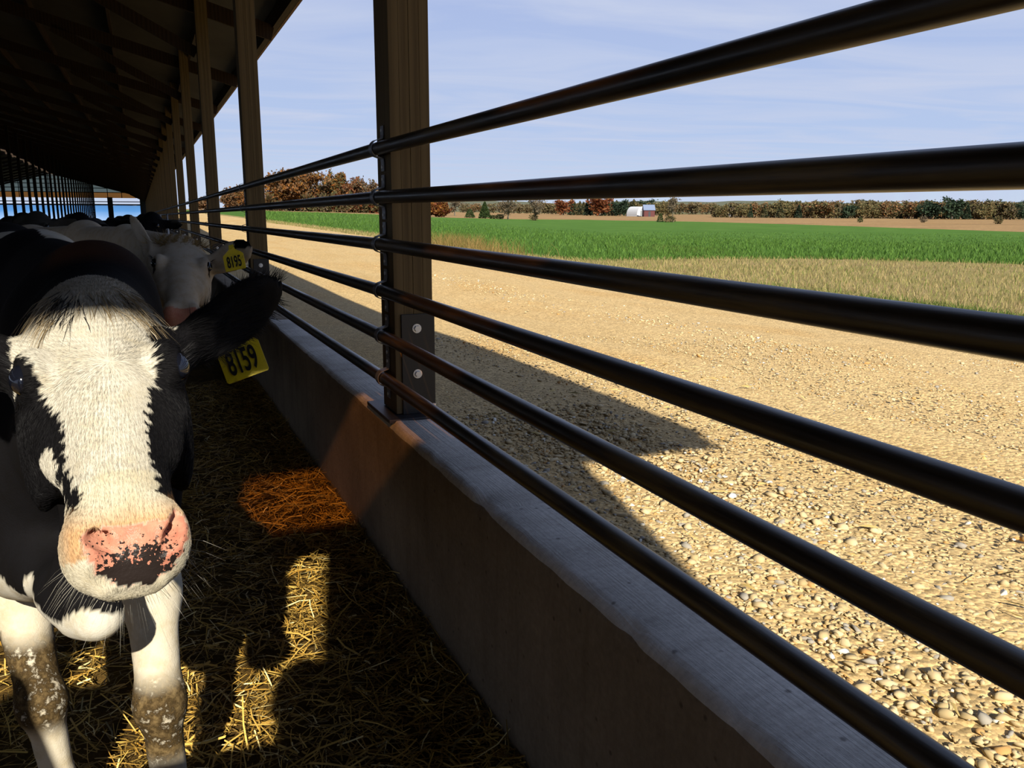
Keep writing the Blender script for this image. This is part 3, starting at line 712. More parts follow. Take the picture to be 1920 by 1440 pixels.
# nearer fall trees, each its own shape
def place(kind, label, px, yt, yb, wpx, dist, cols, seed, group=None, **kw):
    loc, h, w = size_at(px, yt, yb, wpx, dist)
    zb = float(land(loc[0], loc[1])); 
    if kind == 'con': t = make_conifer('evergreen_tree', label, group, h+loc[2]-zb, w, cols, seed, **kw)
    else: t = make_tree('bare_tree' if kw.get('bare') else 'autumn_tree', label, group, h+loc[2]-zb, w, cols, seed, **kw)
    t.location = (loc[0], loc[1], zb); return t
FALL = 'autumn trees at the field end'
place('t', 'large rusty orange tree beyond the field, just right of the second post', 545, 325, 394, 92, 270, ORANGE+BROWN, 11, FALL, nleaf=8000, leaf=.42)
place('t', 'tall narrow autumn tree standing above its neighbours, left of the large post', 638, 327, 398, 30, 275, OLIVE+ORANGE, 12, FALL, nleaf=4160, leaf=.40)
place('t', 'brown tree just left of the tall narrow tree', 607, 343, 397, 46, 278, BROWN+OLIVE, 13, FALL, nleaf=3200, leaf=.40)
place('t', 'reddish brown tree half hidden by the left edge of the large post', 672, 339, 400, 52, 272, RED+BROWN, 14, FALL, nleaf=4160, leaf=.40)
place('t', 'thinly leaved grey tree touching the left edge of the large post', 702, 341, 402, 44, 268, TWIG+BROWN, 15, FALL, nleaf=1500, leaf=.36)
place('t', 'rounded brown tree seen between the third and second posts', 437, 354, 391, 40, 300, BROWN, 16, FALL, nleaf=3520, leaf=.40)
place('t', 'smaller rusty tree at the right of the gap between third and second posts', 462, 352, 392, 34, 290, ORANGE+BROWN, 17, FALL, nleaf=2880, leaf=.40)
place('t', 'brown tree seen through the narrow gap left of the third post', 384, 372, 393, 30, 320, BROWN, 18, FALL, nleaf=2400, leaf=.40)
place('t', 'russet tree beside the right edge of the large post', 822, 374, 408, 40, 230, RED+ORANGE, 19, FALL, nleaf=2800, leaf=.4)
place('t', 'grey leafless tree between the russet tree and the first cedar', 853, 372, 407, 34, 300, TWIG, 20, FALL, nleaf=1100, leaf=.22, bare=True, levels=3)
def bush(label, px, yt, yb, wpx, dist, cols, seed, group, n=900):
    loc, h, w = size_at(px, yt, yb, wpx, dist); zb = float(land(loc[0], loc[1])); h = h+loc[2]-zb
    g = np.random.default_rng(seed); t = thing('bush', label, 'bush', (loc[0], loc[1], zb), group)
    C = g.normal(size=(n, 3)); C /= np.linalg.norm(C, axis=1)[:, None]; C *= (g.random(n)**.33)[:, None]; C *= 1+.2*np.sin(C[:, :1]*7+seed)
    C = C*np.array([w/2, w/2, h*.52])+np.array([0, 0, h*.48]); leaves_mesh('foliage', C, max(.12, h*.09), cols, seed, t)
    m = MB()
    for k in range(4): m.tube([(0, 0, -.1), (g.normal(0, w*.12), g.normal(0, w*.12), h*.5)], [h*.03, h*.01], 5, False)
    m.build('stem', BARK, t); return t
place('con', 'small round cedar at the field edge, left of the taller cedar', 881, 392, 407, 21, 240, CEDAR, 21, 'cedars at the field edge', round_=.6)
place('con', 'tall pointed cedar standing at the field edge', 909, 379, 408.5, 25, 240, CEDAR, 22, 'cedars at the field edge', n=2200)
bush('low green bush at the foot of the tall cedar', 925, 403, 408, 14, 240, CEDAR, 23, 'bushes at the field edge', 500)
bush('rounded green bush between the tall cedar and the bare tree', 938, 401, 409, 16, 240, CEDAR, 24, 'bushes at the field edge', 600)
bush('dull bush at the foot of the right bare tree', 1001, 402, 410, 18, 235, OLIVE, 25, 'bushes at the field edge', 500)
place('t', 'bare spreading tree beside the cedars, the wider of the pair', 953, 373, 409, 44, 238, TWIG, 26, 'bare trees in the fields', nleaf=1100, leaf=.22, bare=True, levels=3)
place('t', 'bare spreading tree, narrower of the pair right of the cedars', 1003, 371, 410, 34, 235, TWIG, 27, 'bare trees in the fields', nleaf=1100, leaf=.22, bare=True, levels=3)
place('t', 'lone bare tree rising from the stubble below the farm buildings', 1262, 371, 410, 30, 260, TWIG, 28, 'bare trees in the fields', nleaf=1100, leaf=.22, bare=True, levels=3)
place('con', 'small dark cedar left of the lone bare tree', 1238, 400, 410, 14, 262, CEDAR, 29, 'cedars at the field edge', n=700, round_=.7)
bush('low brown bush beside the lone bare tree', 1256, 404, 411, 22, 258, OLIVE, 30, 'bushes at the field edge', 500)
bush('small dark bush alone in the stubble field', 1613, 408, 413, 10, 300, CEDAR, 31, 'bushes in the stubble', 300)
bush('dark bush in the stubble near the right picture edge', 1872, 405, 414, 16, 300, OLIVE, 32, 'bushes in the stubble', 400)
bush('pale scrubby bush in the stubble under the wooded line', 1732, 405, 413, 14, 320, TWIG, 33, 'bushes in the stubble', 400)
bush('pale rounded bush at the wood edge, left of the long tree line', 1340, 383, 400, 16, 560, TWIG, 34, 'bushes in the stubble', 500)
# understorey hedge below the fall trees
for k, px in enumerate(np.arange(506, 716, 9)):
    bush('low brush below the autumn trees at the far edge of the green field', px, 368+rng.uniform(-7, 8), 396+(px-500)*.036, 21, 262+rng.uniform(-4, 10), [BROWN, OLIVE, RED, TWIG][k % 4]+OLIVE, 60+k, 'brush below the autumn trees', 450)
# the distant woods: a few model trees copied many times
def far_wood():
    protos = []
    for i, (cols, kind, hh) in enumerate(((OLIVE, 't', 11), (BROWN+OLIVE, 't', 11), (TWIG+OLIVE, 't', 10), (PINE, 'c', 12), (PINE+OLIVE, 'c', 12), (RED, 't', 10), (PINE, 't', 11))):
        if kind == 't': protos.append((make_tree('wood_tree', 'x', 'x', hh, hh*.95, [tuple(1.35*q for q in c_) for c_ in cols], 100+i, nleaf=750, leaf=.6, levels=1, low=.0), hh))  # crowns lightened: distance haze is put into the leaf colours
        else: protos.append((make_conifer('pine_tree', 'x', 'x', hh, hh*.5, cols, 100+i, n=600), hh))
    used = set()
    def put(k, px, yt, yb, dist, label, group):
        loc, h, w = size_at(px, yt, yb, 10, dist); zb = float(land(loc[0], loc[1])); p, hh = protos[k]; sc = (h+loc[2]-zb)/hh
        if k in used: o = dup(p)
        else: o = p; used.add(k)
        o.location = (loc[0], loc[1], zb); o.rotation_euler = (0, 0, rng.uniform(0, 6)); o.scale = (sc*rng.uniform(1.0, 1.3),)*2+(sc,)
        o['label'] = label; o['group'] = group
    put(5, 1056, 377, 396, 560, 'round red-brown tree at the left end of the dark pine grove', 'trees by the farmstead')
    put(5, 1124, 372, 396, 540, 'red tree in the middle of the dark pine grove', 'trees by the farmstead')
    for px in np.linspace(1070, 1190, 15):
        if abs(px-1124) > 5: put(rng.choice([3, 4, 6]), px+rng.uniform(-3, 3), 374+rng.uniform(-2, 5), 396, 560+rng.uniform(-15, 30), 'dark pine of the grove around the red tree', 'dark pine grove')
    for px in np.linspace(1195, 1250, 7): put(rng.choice([3, 6, 0]), px, 376+rng.uniform(0, 6), 394, 640+rng.uniform(0, 20), 'dark tree standing behind the white dome and farm barn', 'trees behind the farm')
    for px in np.linspace(1340, 1925, 78):
        yt = 380+rng.uniform(-2.5, 4)+(2 if px < 1450 else 0); yb = 402+(px-1400)*.012
        put(rng.choice([0, 0, 1, 2, 2, 4, 6, 3]), px+rng.uniform(-3, 3), yt, yb, 480+rng.uniform(0, 40), 'tree of the long mixed wood lining the far side of the stubble', 'long mixed wood')
    put(6, 1786, 373, 404, 470, 'tallest dark round tree rising above the long wood near the right', 'long mixed wood')
    for px in np.linspace(1020, 1340, 26): put(rng.choice([1, 2, 0]), px+rng.uniform(-4, 4), 383+rng.uniform(-2, 2), 392, 900+rng.uniform(0, 60), 'pale tree in the hazy wood far behind the farm', 'hazy far wood')
    for px in np.linspace(865, 1045, 16): put(rng.choice([1, 2, 2]), px+rng.uniform(-4, 4), 384+rng.uniform(-3, 3), 397, 700+rng.uniform(0, 60), 'greyish tree in the far wood behind the cedars and bare trees', 'far grey wood')
    for p, _ in protos:
        if p['label'] == 'x': p['label'] = 'tree of the long mixed wood lining the far side of the stubble'; p['group'] = 'long mixed wood'; p.location = (900, 600, 0)
far_wood()
def hills():
    t = plain('hazy_wooded_hill', (0.15, 0.16, 0.11), 0.95, 0.05); V = []; F = []
    az = np.radians(np.linspace(12, 75, 160)); n = len(az)
    for i, a in enumerate(az):
        D = 1800; px = 960+FPX*math.tan(a-YAW); top = EYE+D*(396-(378.5+2.0*math.sin(a*17)+1.5*math.sin(a*41+1)+.6*math.sin(a*130)))/FPX*1.0
        for s, z in ((D, -12.0), (D+150, top), (D+600, -12.0)): V.append((s*math.sin(a), s*math.cos(a), z))
    for i in range(n-1):
        for j in range(2): F.append((i*3+j, i*3+j+1, (i+1)*3+j+1, (i+1)*3+j))
    struct(MB().add(V, F).build('hills', t, smooth=True))
hills()
def farm():
    WHITE = plain('white_dome_cover', (0.75, 0.77, 0.78), 0.5, 0.3)
    loc, h, w = size_at(1194, 387.5, 394, 22, 520); zb = float(land(loc[0], loc[1])); d = thing('storage_dome', 'white domed farm shelter in front of the dark pines', 'shelter', (loc[0], loc[1], zb))
    n = 16; V = []; F = []; hh = h+loc[2]-zb
    for y in (-6, 6):
        for i in range(n+1): a = math.pi*i/n; V.append((-w/2*math.cos(a), y, hh*math.sin(a)**.8))
    for i in range(n): F.append((i, i+1, n+2+i, n+1+i))
    F += [tuple(range(n, -1, -1)), tuple(range(n+1, 2*n+2))]
    MB().add(V, F).build('cover', WHITE, d, smooth=False)
    MB().box((-w*.18, -6.05, 0), (w*.18, -5.9, hh*.6)).build('end_door', plain('grey_door', (.3, .32, .34)), d)
    def barn(px, yt, yb, wpx, dist, label, wall, roof):
        loc, h, w = size_at(px, yt, yb, wpx, dist); zb = float(land(loc[0], loc[1])); h += loc[2]-zb
        b = thing('farm_building', label, 'building', (loc[0], loc[1], zb)); b.rotation_euler = (0, 0, -math.atan2(loc[0], loc[1])+.15)
        e = h*.55; MB().box((-w/2, -4, 0), (w/2, 4, e)).build('wall', plain('farm_wall', wall), b)
        V = [(-w/2-.3, -4.5, e-.1), (w/2+.3, -4.5, e-.1), (w/2+.3, 0, h), (-w/2-.3, 0, h), (-w/2-.3, 4.5, e-.1), (w/2+.3, 4.5, e-.1)]
        MB().add(V, [(0, 1, 2, 3), (3, 2, 5, 4), (0, 3, 4), (1, 5, 2)]).build('roof', plain('farm_roof', roof, .5), b)
        MB().box((-w*.1, -4.06, 0), (w*.1, -4.0, e*.8)).build('door', plain('farm_door', (.05, .05, .06)), b)
    barn(1216, 384, 395, 20, 505, 'red farm barn with a blue-grey roof right of the white dome', (.12, .03, .03), (.22, .28, .42))
    barn(1367, 386.5, 391, 9, 600, 'tiny white farm building at the left of the long wood', (.8, .8, .8), (.75, .77, .8))
farm()
# ------------------------------------------------------------------ bodies as one smooth skin over an implicit field
class Field:
    def __init__(s, xs, ys, zs):
        s.ax = [np.asarray(a, np.float32) for a in (xs, ys, zs)]; s.d = np.full([len(a) for a in s.ax], 1.0, np.float32)
    def region(s, lo, hi):
        sl = []
        for a, l, h in zip(s.ax, lo, hi):
            i = max(0, np.searchsorted(a, l)-1); j = min(len(a), np.searchsorted(a, h)+1); sl.append(slice(i, max(i, j)))
        g = np.meshgrid(*[a[q] for a, q in zip(s.ax, sl)], indexing='ij', sparse=True)
        return tuple(sl), g
    def blend(s, sl, e, k, mode):
        d = s.d[sl]
        if d.size == 0: return
        if mode == 'sub':
            h = np.clip(0.5-0.5*(d+e)/k, 0, 1); s.d[sl] = d*(1-h)+(-e)*h+k*h*(1-h)
        else:
            h = np.clip(0.5+0.5*(e-d)/k, 0, 1); s.d[sl] = e*(1-h)+d*h-k*h*(1-h)
    def cone(s, p, q, r1, r2, k=0.03, mode='add', flat=None):
        p = np.array(p, float); q = np.array(q, float); m = max(r1, r2)+k+0.04
        sl, (X, Y, Z) = s.region(np.minimum(p, q)-m, np.maximum(p, q)+m)
        v = q-p; L2 = max(1e-9, float(v@v)); px, py, pz = X-np.float32(p[0]), Y-np.float32(p[1]), Z-np.float32(p[2])
        t = np.clip((px*v[0]+py*v[1]+pz*v[2])/L2, 0, 1).astype(np.float32)
        dx, dy, dz = px-t*v[0], py-t*v[1], pz-t*v[2]
        if flat is not None:                 # flatten along a direction
            n, f = flat; c = dx*n[0]+dy*n[1]+dz*n[2]; c = c*(f-1); dx, dy, dz = dx+c*n[0], dy+c*n[1], dz+c*n[2]
        e = np.sqrt(dx*dx+dy*dy+dz*dz)-(r1+(r2-r1)*t)
        s.blend(sl, e.astype(np.float32), k, mode); return s
    def chain(s, pts, rs, k=0.03, **kw):
        for a, b, r, t in zip(pts[:-1], pts[1:], rs[:-1], rs[1:]): s.cone(a, b, r, t, k, **kw)
    def ell(s, c, r, ax=None, k=0.03, mode='add'):
        c = np.array(c, float); r = np.array(r, float); m = r.max()+k+0.04
        sl, (X, Y, Z) = s.region(c-m, c+m); P = [X-np.float32(c[0]), Y-np.float32(c[1]), Z-np.float32(c[2])]
        A = np.eye(3) if ax is None else np.array(ax, float)
        Q = [P[0]*a[0]+P[1]*a[1]+P[2]*a[2] for a in A]
        k0 = np.sqrt(sum((q/b)**2 for q, b in zip(Q, r))); k1 = np.sqrt(sum((q/b**2)**2 for q, b in zip(Q, r)))+1e-6
        s.blend(sl, (k0*(k0-1)/k1).astype(np.float32), k, mode); return s
    def mesh(s):
        D = s.d; X, Y, Z = s.ax; n = D.shape; ins = D < 0
        cnt = np.zeros([a-1 for a in n], np.uint8)
        for i in (0, 1):
            for j in (0, 1):
                for k in (0, 1): cnt += ins[i:n[0]-1+i, j:n[1]-1+j, k:n[2]-1+k]
        act = np.argwhere((cnt > 0) & (cnt < 8)); idx = np.full(cnt.shape, -1, np.int32); idx[tuple(act.T)] = np.arange(len(act))
        S = np.zeros((len(act), 3)); W = np.zeros(len(act)); corner = lambda o: act+np.array(o)
        co = lambda c: np.stack([X[c[:, 0]], Y[c[:, 1]], Z[c[:, 2]]], -1)
        for a in range(3):
            for u in (0, 1):
                for v in (0, 1):
                    o = [0, 0, 0]; b = [0, 0, 0]; q = [i for i in range(3) if i != a]; o[q[0]] = b[q[0]] = u; o[q[1]] = b[q[1]] = v; b[a] = 1
                    c0, c1 = corner(o), corner(b); d0, d1 = D[tuple(c0.T)], D[tuple(c1.T)]; m = (d0 < 0) != (d1 < 0)
                    t = np.where(m, d0/np.where(m, d0-d1, 1), 0)[:, None]; p = co(c0)*(1-t)+co(c1)*t
                    S[m] += p[m]; W[m] += 1
        V = S/W[:, None]; F = []
        for a in range(3):
            u, v = [i for i in range(3) if i != a]
            sl0 = [slice(1, n[i]-1) for i in range(3)]; sl1 = list(sl0); sl0[a] = slice(0, n[a]-1); sl1[a] = slice(1, n[a])
            A_, B_ = ins[tuple(sl0)], ins[tuple(sl1)]; off = np.array([1, 1, 1]); off[a] = 0
            for flip, mask in ((0, A_ & ~B_), (1, ~A_ & B_)):
                e = np.argwhere(mask)+off
                if not len(e): continue
                q = []
                for du, dv in ((-1, -1), (0, -1), (0, 0), (-1, 0)):
                    c = e.copy(); c[:, u] += du; c[:, v] += dv; q.append(idx[tuple(c.T)])
                q = np.stack(q, -1)
                if (a == 1) ^ (flip == 1): q = q[:, ::-1]
                F.append(q)
        return V, np.concatenate(F)
def axis(lo, hi, f0, f1, fine, coarse):
    a = []
    if f0 > lo: a += list(np.linspace(lo, f0, max(2, int((f0-lo)/coarse)+1))[:-1])
    a += list(np.linspace(f0, f1, max(2, int((f1-f0)/fine)+1)))
    if hi > f1: a += list(np.linspace(f1, hi, max(2, int((hi-f1)/coarse)+1))[1:])
    return np.array(a)
def unit(v): v = np.asarray(v, float); return v/np.linalg.norm(v)

def mat_cow(name):
    t = NT(name, 0.85, 0.06)
    hair = t.noise(t.obj((1, 1, 1)), 260, 3, 0.6); mid = t.noise(t.obj(), 22, 4, 0.65)
    c = t.mix(1.0, t.attr('tint'), t.ramp(mid, [(0.25, (0.80, 0.74, 0.62)), (0.55, (1, 1, 1))]), 'MULTIPLY')
    mk = t.n('ShaderNodeSeparateColor'); t.l(t.attr('mask'), mk.inputs[0])
    # bare nose skin: pink with dark freckles that close up towards the lip
    sp = t.noise(t.obj(), 170, 4, 0.6); sp2 = t.noise(t.obj(), 45, 3, 0.6)
    thr = t.math('ADD', t.math('MULTIPLY', sp, 0.75), t.math('MULTIPLY', sp2, 0.25))
    dark = t.math('GREATER_THAN', t.math('ADD', thr, t.math('MULTIPLY', mk.outputs[1], 0.27)), 0.585)
    pink = t.ramp(sp2, [(0.3, (0.55, 0.20, 0.13)), (0.7, (0.70, 0.34, 0.22))])
    nose = t.mix(dark, pink, (0.025, 0.018, 0.016))
    c = t.mix(mk.outputs[0], c, nose)
    mud = t.noise(t.obj(), 42, 6, 0.72)
    c = t.mix(t.math('MULTIPLY', mk.outputs[2], t.ramp(mud, [(0.33, (0, 0, 0)), (0.45, (1,)*3)])), c, t.ramp(mud, [(0.35, (0.015, 0.010, 0.004)), (0.5, (0.07, 0.045, 0.018)), (0.68, (0.22, 0.15, 0.065))]))
    t.color(c); r = t.mix(mk.outputs[0], (0.85,)*3, (0.28,)*3); t.l(r, t.b.inputs['Roughness'])
    h = t.math('ADD', hair, t.math('MULTIPLY', t.math('MULTIPLY', mud, mk.outputs[2]), 3.0)); t.bump(h, 0.25, 0.004); return t.m
COW_SKIN = mat_cow('holstein_coat')
EYE_M = plain('dark_wet_eye', (0.006, 0.007, 0.012), 0.08, 0.6)
TAGY = NT('yellow_plastic_tag', 0.45, 0.4); TAGY.color(TAGY.mix(TAGY.ramp(TAGY.noise(TAGY.obj(), 45, 4), [(0.52, (0, 0, 0)), (0.75, (0.8,)*3)]), (0.80, 0.62, 0.01), (0.16, 0.10, 0.01)), 0.8); TAGY = TAGY.m
TAGK = plain('black_marker_ink', (0.012, 0.012, 0.012), 0.6)
FUR = mat_tint('hair_strand', 0.65, 0.15, 0.25)
HOOF = plain('dark_hoof', (0.03, 0.025, 0.02), 0.6)

ST_A = np.array([-.27, -.23, -.19, -.14, -.08, 0.0, .06, .12, .18, .235, .275, .305, .328, .345])
ST_W = np.array([.050, .078, .097, .107, .108, .101, .090, .077, .066, .060, .063, .063, .055, .036])
ST_T = np.array([-.06, -.030, .000, .022, .036, .044, .044, .040, .034, .026, .016, .000, -.020, -.042])
ST_B = np.array([-.15, -.165, -.18, -.195, -.205, -.205, -.19, -.16, -.125, -.098, -.088, -.085, -.082, -.072])
class Head:
    def __init__(s, E, A, L):
        s.E = np.array(E, float); s.A = unit(A); L = np.asarray(L, float); s.L = unit(L-s.A*(L@s.A)); s.U = np.cross(s.A, s.L)
        if s.U@(np.array([0, 0, EYE])-s.E) < 0: s.U = -s.U
    def w(s, a, l, u): return s.E+s.A*a+s.L*l+s.U*u
    def loc(s, P): Q = np.asarray(P)-s.E; return Q@s.A, Q@s.L, Q@s.U
    def carve(s, F):
        m = 0.46; sl, (X, Y, Z) = F.region(s.E-m, s.E+m)
        x, y, z = X-np.float32(s.E[0]), Y-np.float32(s.E[1]), Z-np.float32(s.E[2])
        a, l, u = [(x*v[0]+y*v[1]+z*v[2]).astype(np.float32) for v in (s.A, s.L, s.U)]
        aa = np.clip(a, ST_A[0], ST_A[-1])
        w, t, b = [np.interp(aa, ST_A, q).astype(np.float32) for q in (ST_W, ST_T, ST_B)]
        c = (t+b)/2; h = (t-b)/2; v = (u-c)/h
        jaw = np.interp(aa, [-.2, 0, .1, .2, .3], [.25, .30, .36, .30, .12]).astype(np.float32)
        w = w*(1-jaw*np.clip((0.25-v)/1.25, 0, 1))
        p = 2.35
        rho = (np.abs(l/w)**p+np.abs(v)**p+1e-9)**(1/p)
        e = (rho-1)*np.minimum(w, h)*0.9
        over = np.maximum(ST_A[0]-a, a-ST_A[-1]); e = np.maximum(e, over)
        F.blend(sl, e.astype(np.float32), 0.03, 'add')
        ax = (s.A, s.L, s.U)
        for g in (-1, 1):
            F.ell(s.w(-.008, .086*g, .016), (.046, .026, .030), ax, .02)          # brow and orbit
            F.ell(s.w(.02, .091*g, -.10), (.10, .024, .075), ax, .04)              # cheek
            F.ell(s.w(.085, .070*g, -.02), (.075, .02, .02), ax, .03)              # cheek bone line
            F.ell(s.w(.292, .042*g, -.022), (.040, .028, .036), ax, .02)           # nostril pad
            F.ell(s.w(.26, .045*g, -.058), (.05, .022, .030), ax, .03)             # upper lip
            F.ell(s.w(.006, .111*g, .021), (.021, .014, .017), ax, .008, 'sub')    # eye socket
        F.ell(s.w(.27, 0, -.092), (.045, .045, .018), ax, .02)                     # chin
        for q in np.linspace(-1, 1, 9)[:-1]:                                       # mouth line
            q2 = q+.25; F.cone(s.w(.335-.10*q*q, .066*q, -.078-.004*q*q), s.w(.335-.10*q2*q2, .066*q2, -.078-.004*q2*q2), .004, .004, .006, 'sub')
        F.ell(s.w(-.215, 0, -.045), (.035, .060, .045), ax, .03)                   # poll
    def ear(s, F, root, tip, wide, width, cup=1.0):
        root = np.array(root); tip = np.array(tip); d = tip-root; L = np.linalg.norm(d); d = d/L; wv = unit(np.array(wide)-d*(np.array(wide)@d)); n = np.cross(d, wv)
        if n@(np.array([0, 0, EYE])-root) < 0: n = -n
        F.cone(root-d*.03, root+d*.05, .030, .030, .03)
        F.ell(root+d*L*.55, (L*.52, width/2, .016), (d, wv, n), .02)
        F.ell(root+d*L*.22, (L*.25, width*.32, .024), (d, wv, n), .02)
        F.ell(root+d*L*.50+n*.020*cup, (L*.40, width*.36, .018), (d, wv, n), .012, 'sub')
        return d, wv, n
def inpoly(x, y, poly):
    poly = np.asarray(poly, float); r = np.zeros(np.shape(x), bool); j = len(poly)-1
    for i in range(len(poly)):
        xi, yi = poly[i]; xj, yj = poly[j]
        r ^= ((yi > y) != (yj > y)) & (x < (xj-xi)*(y-yi)/((yj-yi) if yj != yi else 1e-9)+xi); j = i
    return r
def put_attr(o, name, c):
    a = o.data.attributes.new(name, 'FLOAT_COLOR', 'POINT'); q = np.ones((len(c), 4), np.float32); q[:, :3] = c; a.data.foreach_set('color', q.ravel())
def strands(name, root, d, length, width, col, parent, bendv=None):
    """thin tapering blades: root points, directions, lengths"""
    n = len(root); g = rng.normal(size=(n, 3)); sdv = np.cross(d, g); sdv /= np.linalg.norm(sdv, axis=1)[:, None]+1e-9; sdv *= width[:, None]/2
    mid = root+d*(length*.55)[:, None]; tip = root+d*length[:, None]
    if bendv is not None: mid = mid+bendv*(length*.18)[:, None]; tip = tip+bendv*(length*.6)[:, None]
    V = np.stack([root-sdv, root+sdv, mid-sdv*.7, mid+sdv*.7, tip], 1).reshape(-1, 3); b = np.arange(n)[:, None]*5
    F = np.concatenate([b+np.array(t) for t in ((0, 1, 3), (0, 3, 2), (2, 3, 4))])
    o = raw_mesh(name, V, F, FUR, parent, col=np.repeat(col, 5, 0)); return o
def vnormals(V, F):
    n = np.zeros_like(V); a = np.cross(V[F[:, 2]]-V[F[:, 0]], V[F[:, 3]]-V[F[:, 1]])
    for i in range(4): np.add.at(n, F[:, i], a)
    return n/(np.linalg.norm(n, axis=1)[:, None]+1e-12)
def ear_tag(parent, c, right, down, size, text):
    """a yellow tag: centre of its plate, unit vectors along its width and downwards"""
    right = unit(right); down = unit(np.asarray(down)-right*(np.asarray(down)@right)); n = np.cross(right, down)
    if n@(np.array([0, 0, EYE])-c) < 0: n = -n
    w, h, t = size*.5, size*.47, .0012
    out = [(-w*.22, -h*1.75), (w*.22, -h*1.75), (w*.30, -h*1.25), (w*.86, -h*.80), (w, -h*.62), (w, h*.90), (w*.93, h), (-w*.93, h), (-w, h*.90), (-w, -h*.62), (-w*.86, -h*.80), (-w*.30, -h*1.25)]
    curl = lambda x: .10*x*x/size
    V = [c+right*x+down*y+n*(z-curl(x)) for z in (t, -t) for x, y in out]; k = len(out)
    F = [tuple(range(k)), tuple(range(2*k-1, k-1, -1))]+[(i, (i+1) % k, k+(i+1) % k, k+i) for i in range(k)]
    m = MB(); m.add(V, F); tg = m.build('ear_tag', TAGY, parent); tg['label'] = 'yellow plastic ear tag numbered '+text
    m = MB(); b = c-down*h*1.5; m.tube([b-n*.004, b+n*.006], .007, 12); m.build('tag_button', TAGY, tg)
    cu = bpy.data.curves.new('tag_number', 'FONT'); cu.body = text; cu.align_x = 'CENTER'; cu.align_y = 'CENTER'; cu.size = 1.0; cu.offset = 0.018; cu.extrude = 0.004; cu.space_character = 0.98
    tmp = bpy.data.objects.new('tag_text', cu); me = bpy.data.meshes.new_from_object(tmp.evaluated_get(bpy.context.evaluated_depsgraph_get())) if False else tmp.to_mesh().copy(); bpy.data.objects.remove(tmp)
    me.name = 'tag_number'; o = link('tag_number', me, None, tg)
    me.materials.clear(); me.materials.append(TAGK)
    o.matrix_world = Matrix(((right[0]*size*.36, -down[0]*size*.80, n[0]*size*.4, (c+n*(t+.0006)+down*h*.16)[0]), (right[1]*size*.36, -down[1]*size*.80, n[1]*size*.4, (c+n*(t+.0006)+down*h*.16)[1]), (right[2]*size*.36, -down[2]*size*.80, n[2]*size*.4, (c+n*(t+.0006)+down*h*.16)[2]), (0, 0, 0, 1)))
    return tg
def cam_dir(v): return CR*v[0]+CU*v[1]-CF*v[2]      # camera-frame direction (x right, y up, z back) in the world
WHITE = np.array([0.74, 0.69, 0.57]); BLACK = np.array([0.0065, 0.006, 0.007]); TAN = np.array([0.36, 0.25, 0.11])
def eyes(head, parent):
    for g in (-1, 1):
        m = MB(); v, f = ico(3); R_ = np.stack([head.A, head.L, head.U], 0); m.add((v*np.array([.024, .018, .020]))@R_+head.w(.006, .0985*g, .019), f.tolist()); o = m.build('eye', EYE_M, parent, smooth=True)
        # lashes
        n = 40; q = rng.uniform(-1, 1, n); root = np.stack([head.w(-.010+.008*k*k+.016*k, (.107+.004*(1-k*k))*g, .033-.006*k*k) for k in q]); d = np.stack([unit(head.U*.6+head.L*g*.9-head.A*.15+rng.normal(0, .15, 3)) for _ in q])
        strands('eyelash', root, d, rng.uniform(.015, .028, n), np.full(n, .0007), np.tile(BLACK+.02, (n, 1)), o)
def legs_fore(F, sh, elbow, knee, fet, hoof, k=.03, s=1.0, fr=.06):
    F.chain([sh, elbow, knee], [.11*s, fr, .043*s], .05)
    F.ell(knee, (.052*s, .052*s, .062*s), None, .025); F.chain([knee, fet], [.040*s, .033*s], .02); F.ell(fet, (.043*s, .046*s, .044*s), None, .02)
    F.cone(fet, hoof, .035*s, .048*s, .02); F.ell(np.array(hoof)+np.array([0, -.02, .02]), (.055*s, .07*s, .045*s), None, .01)
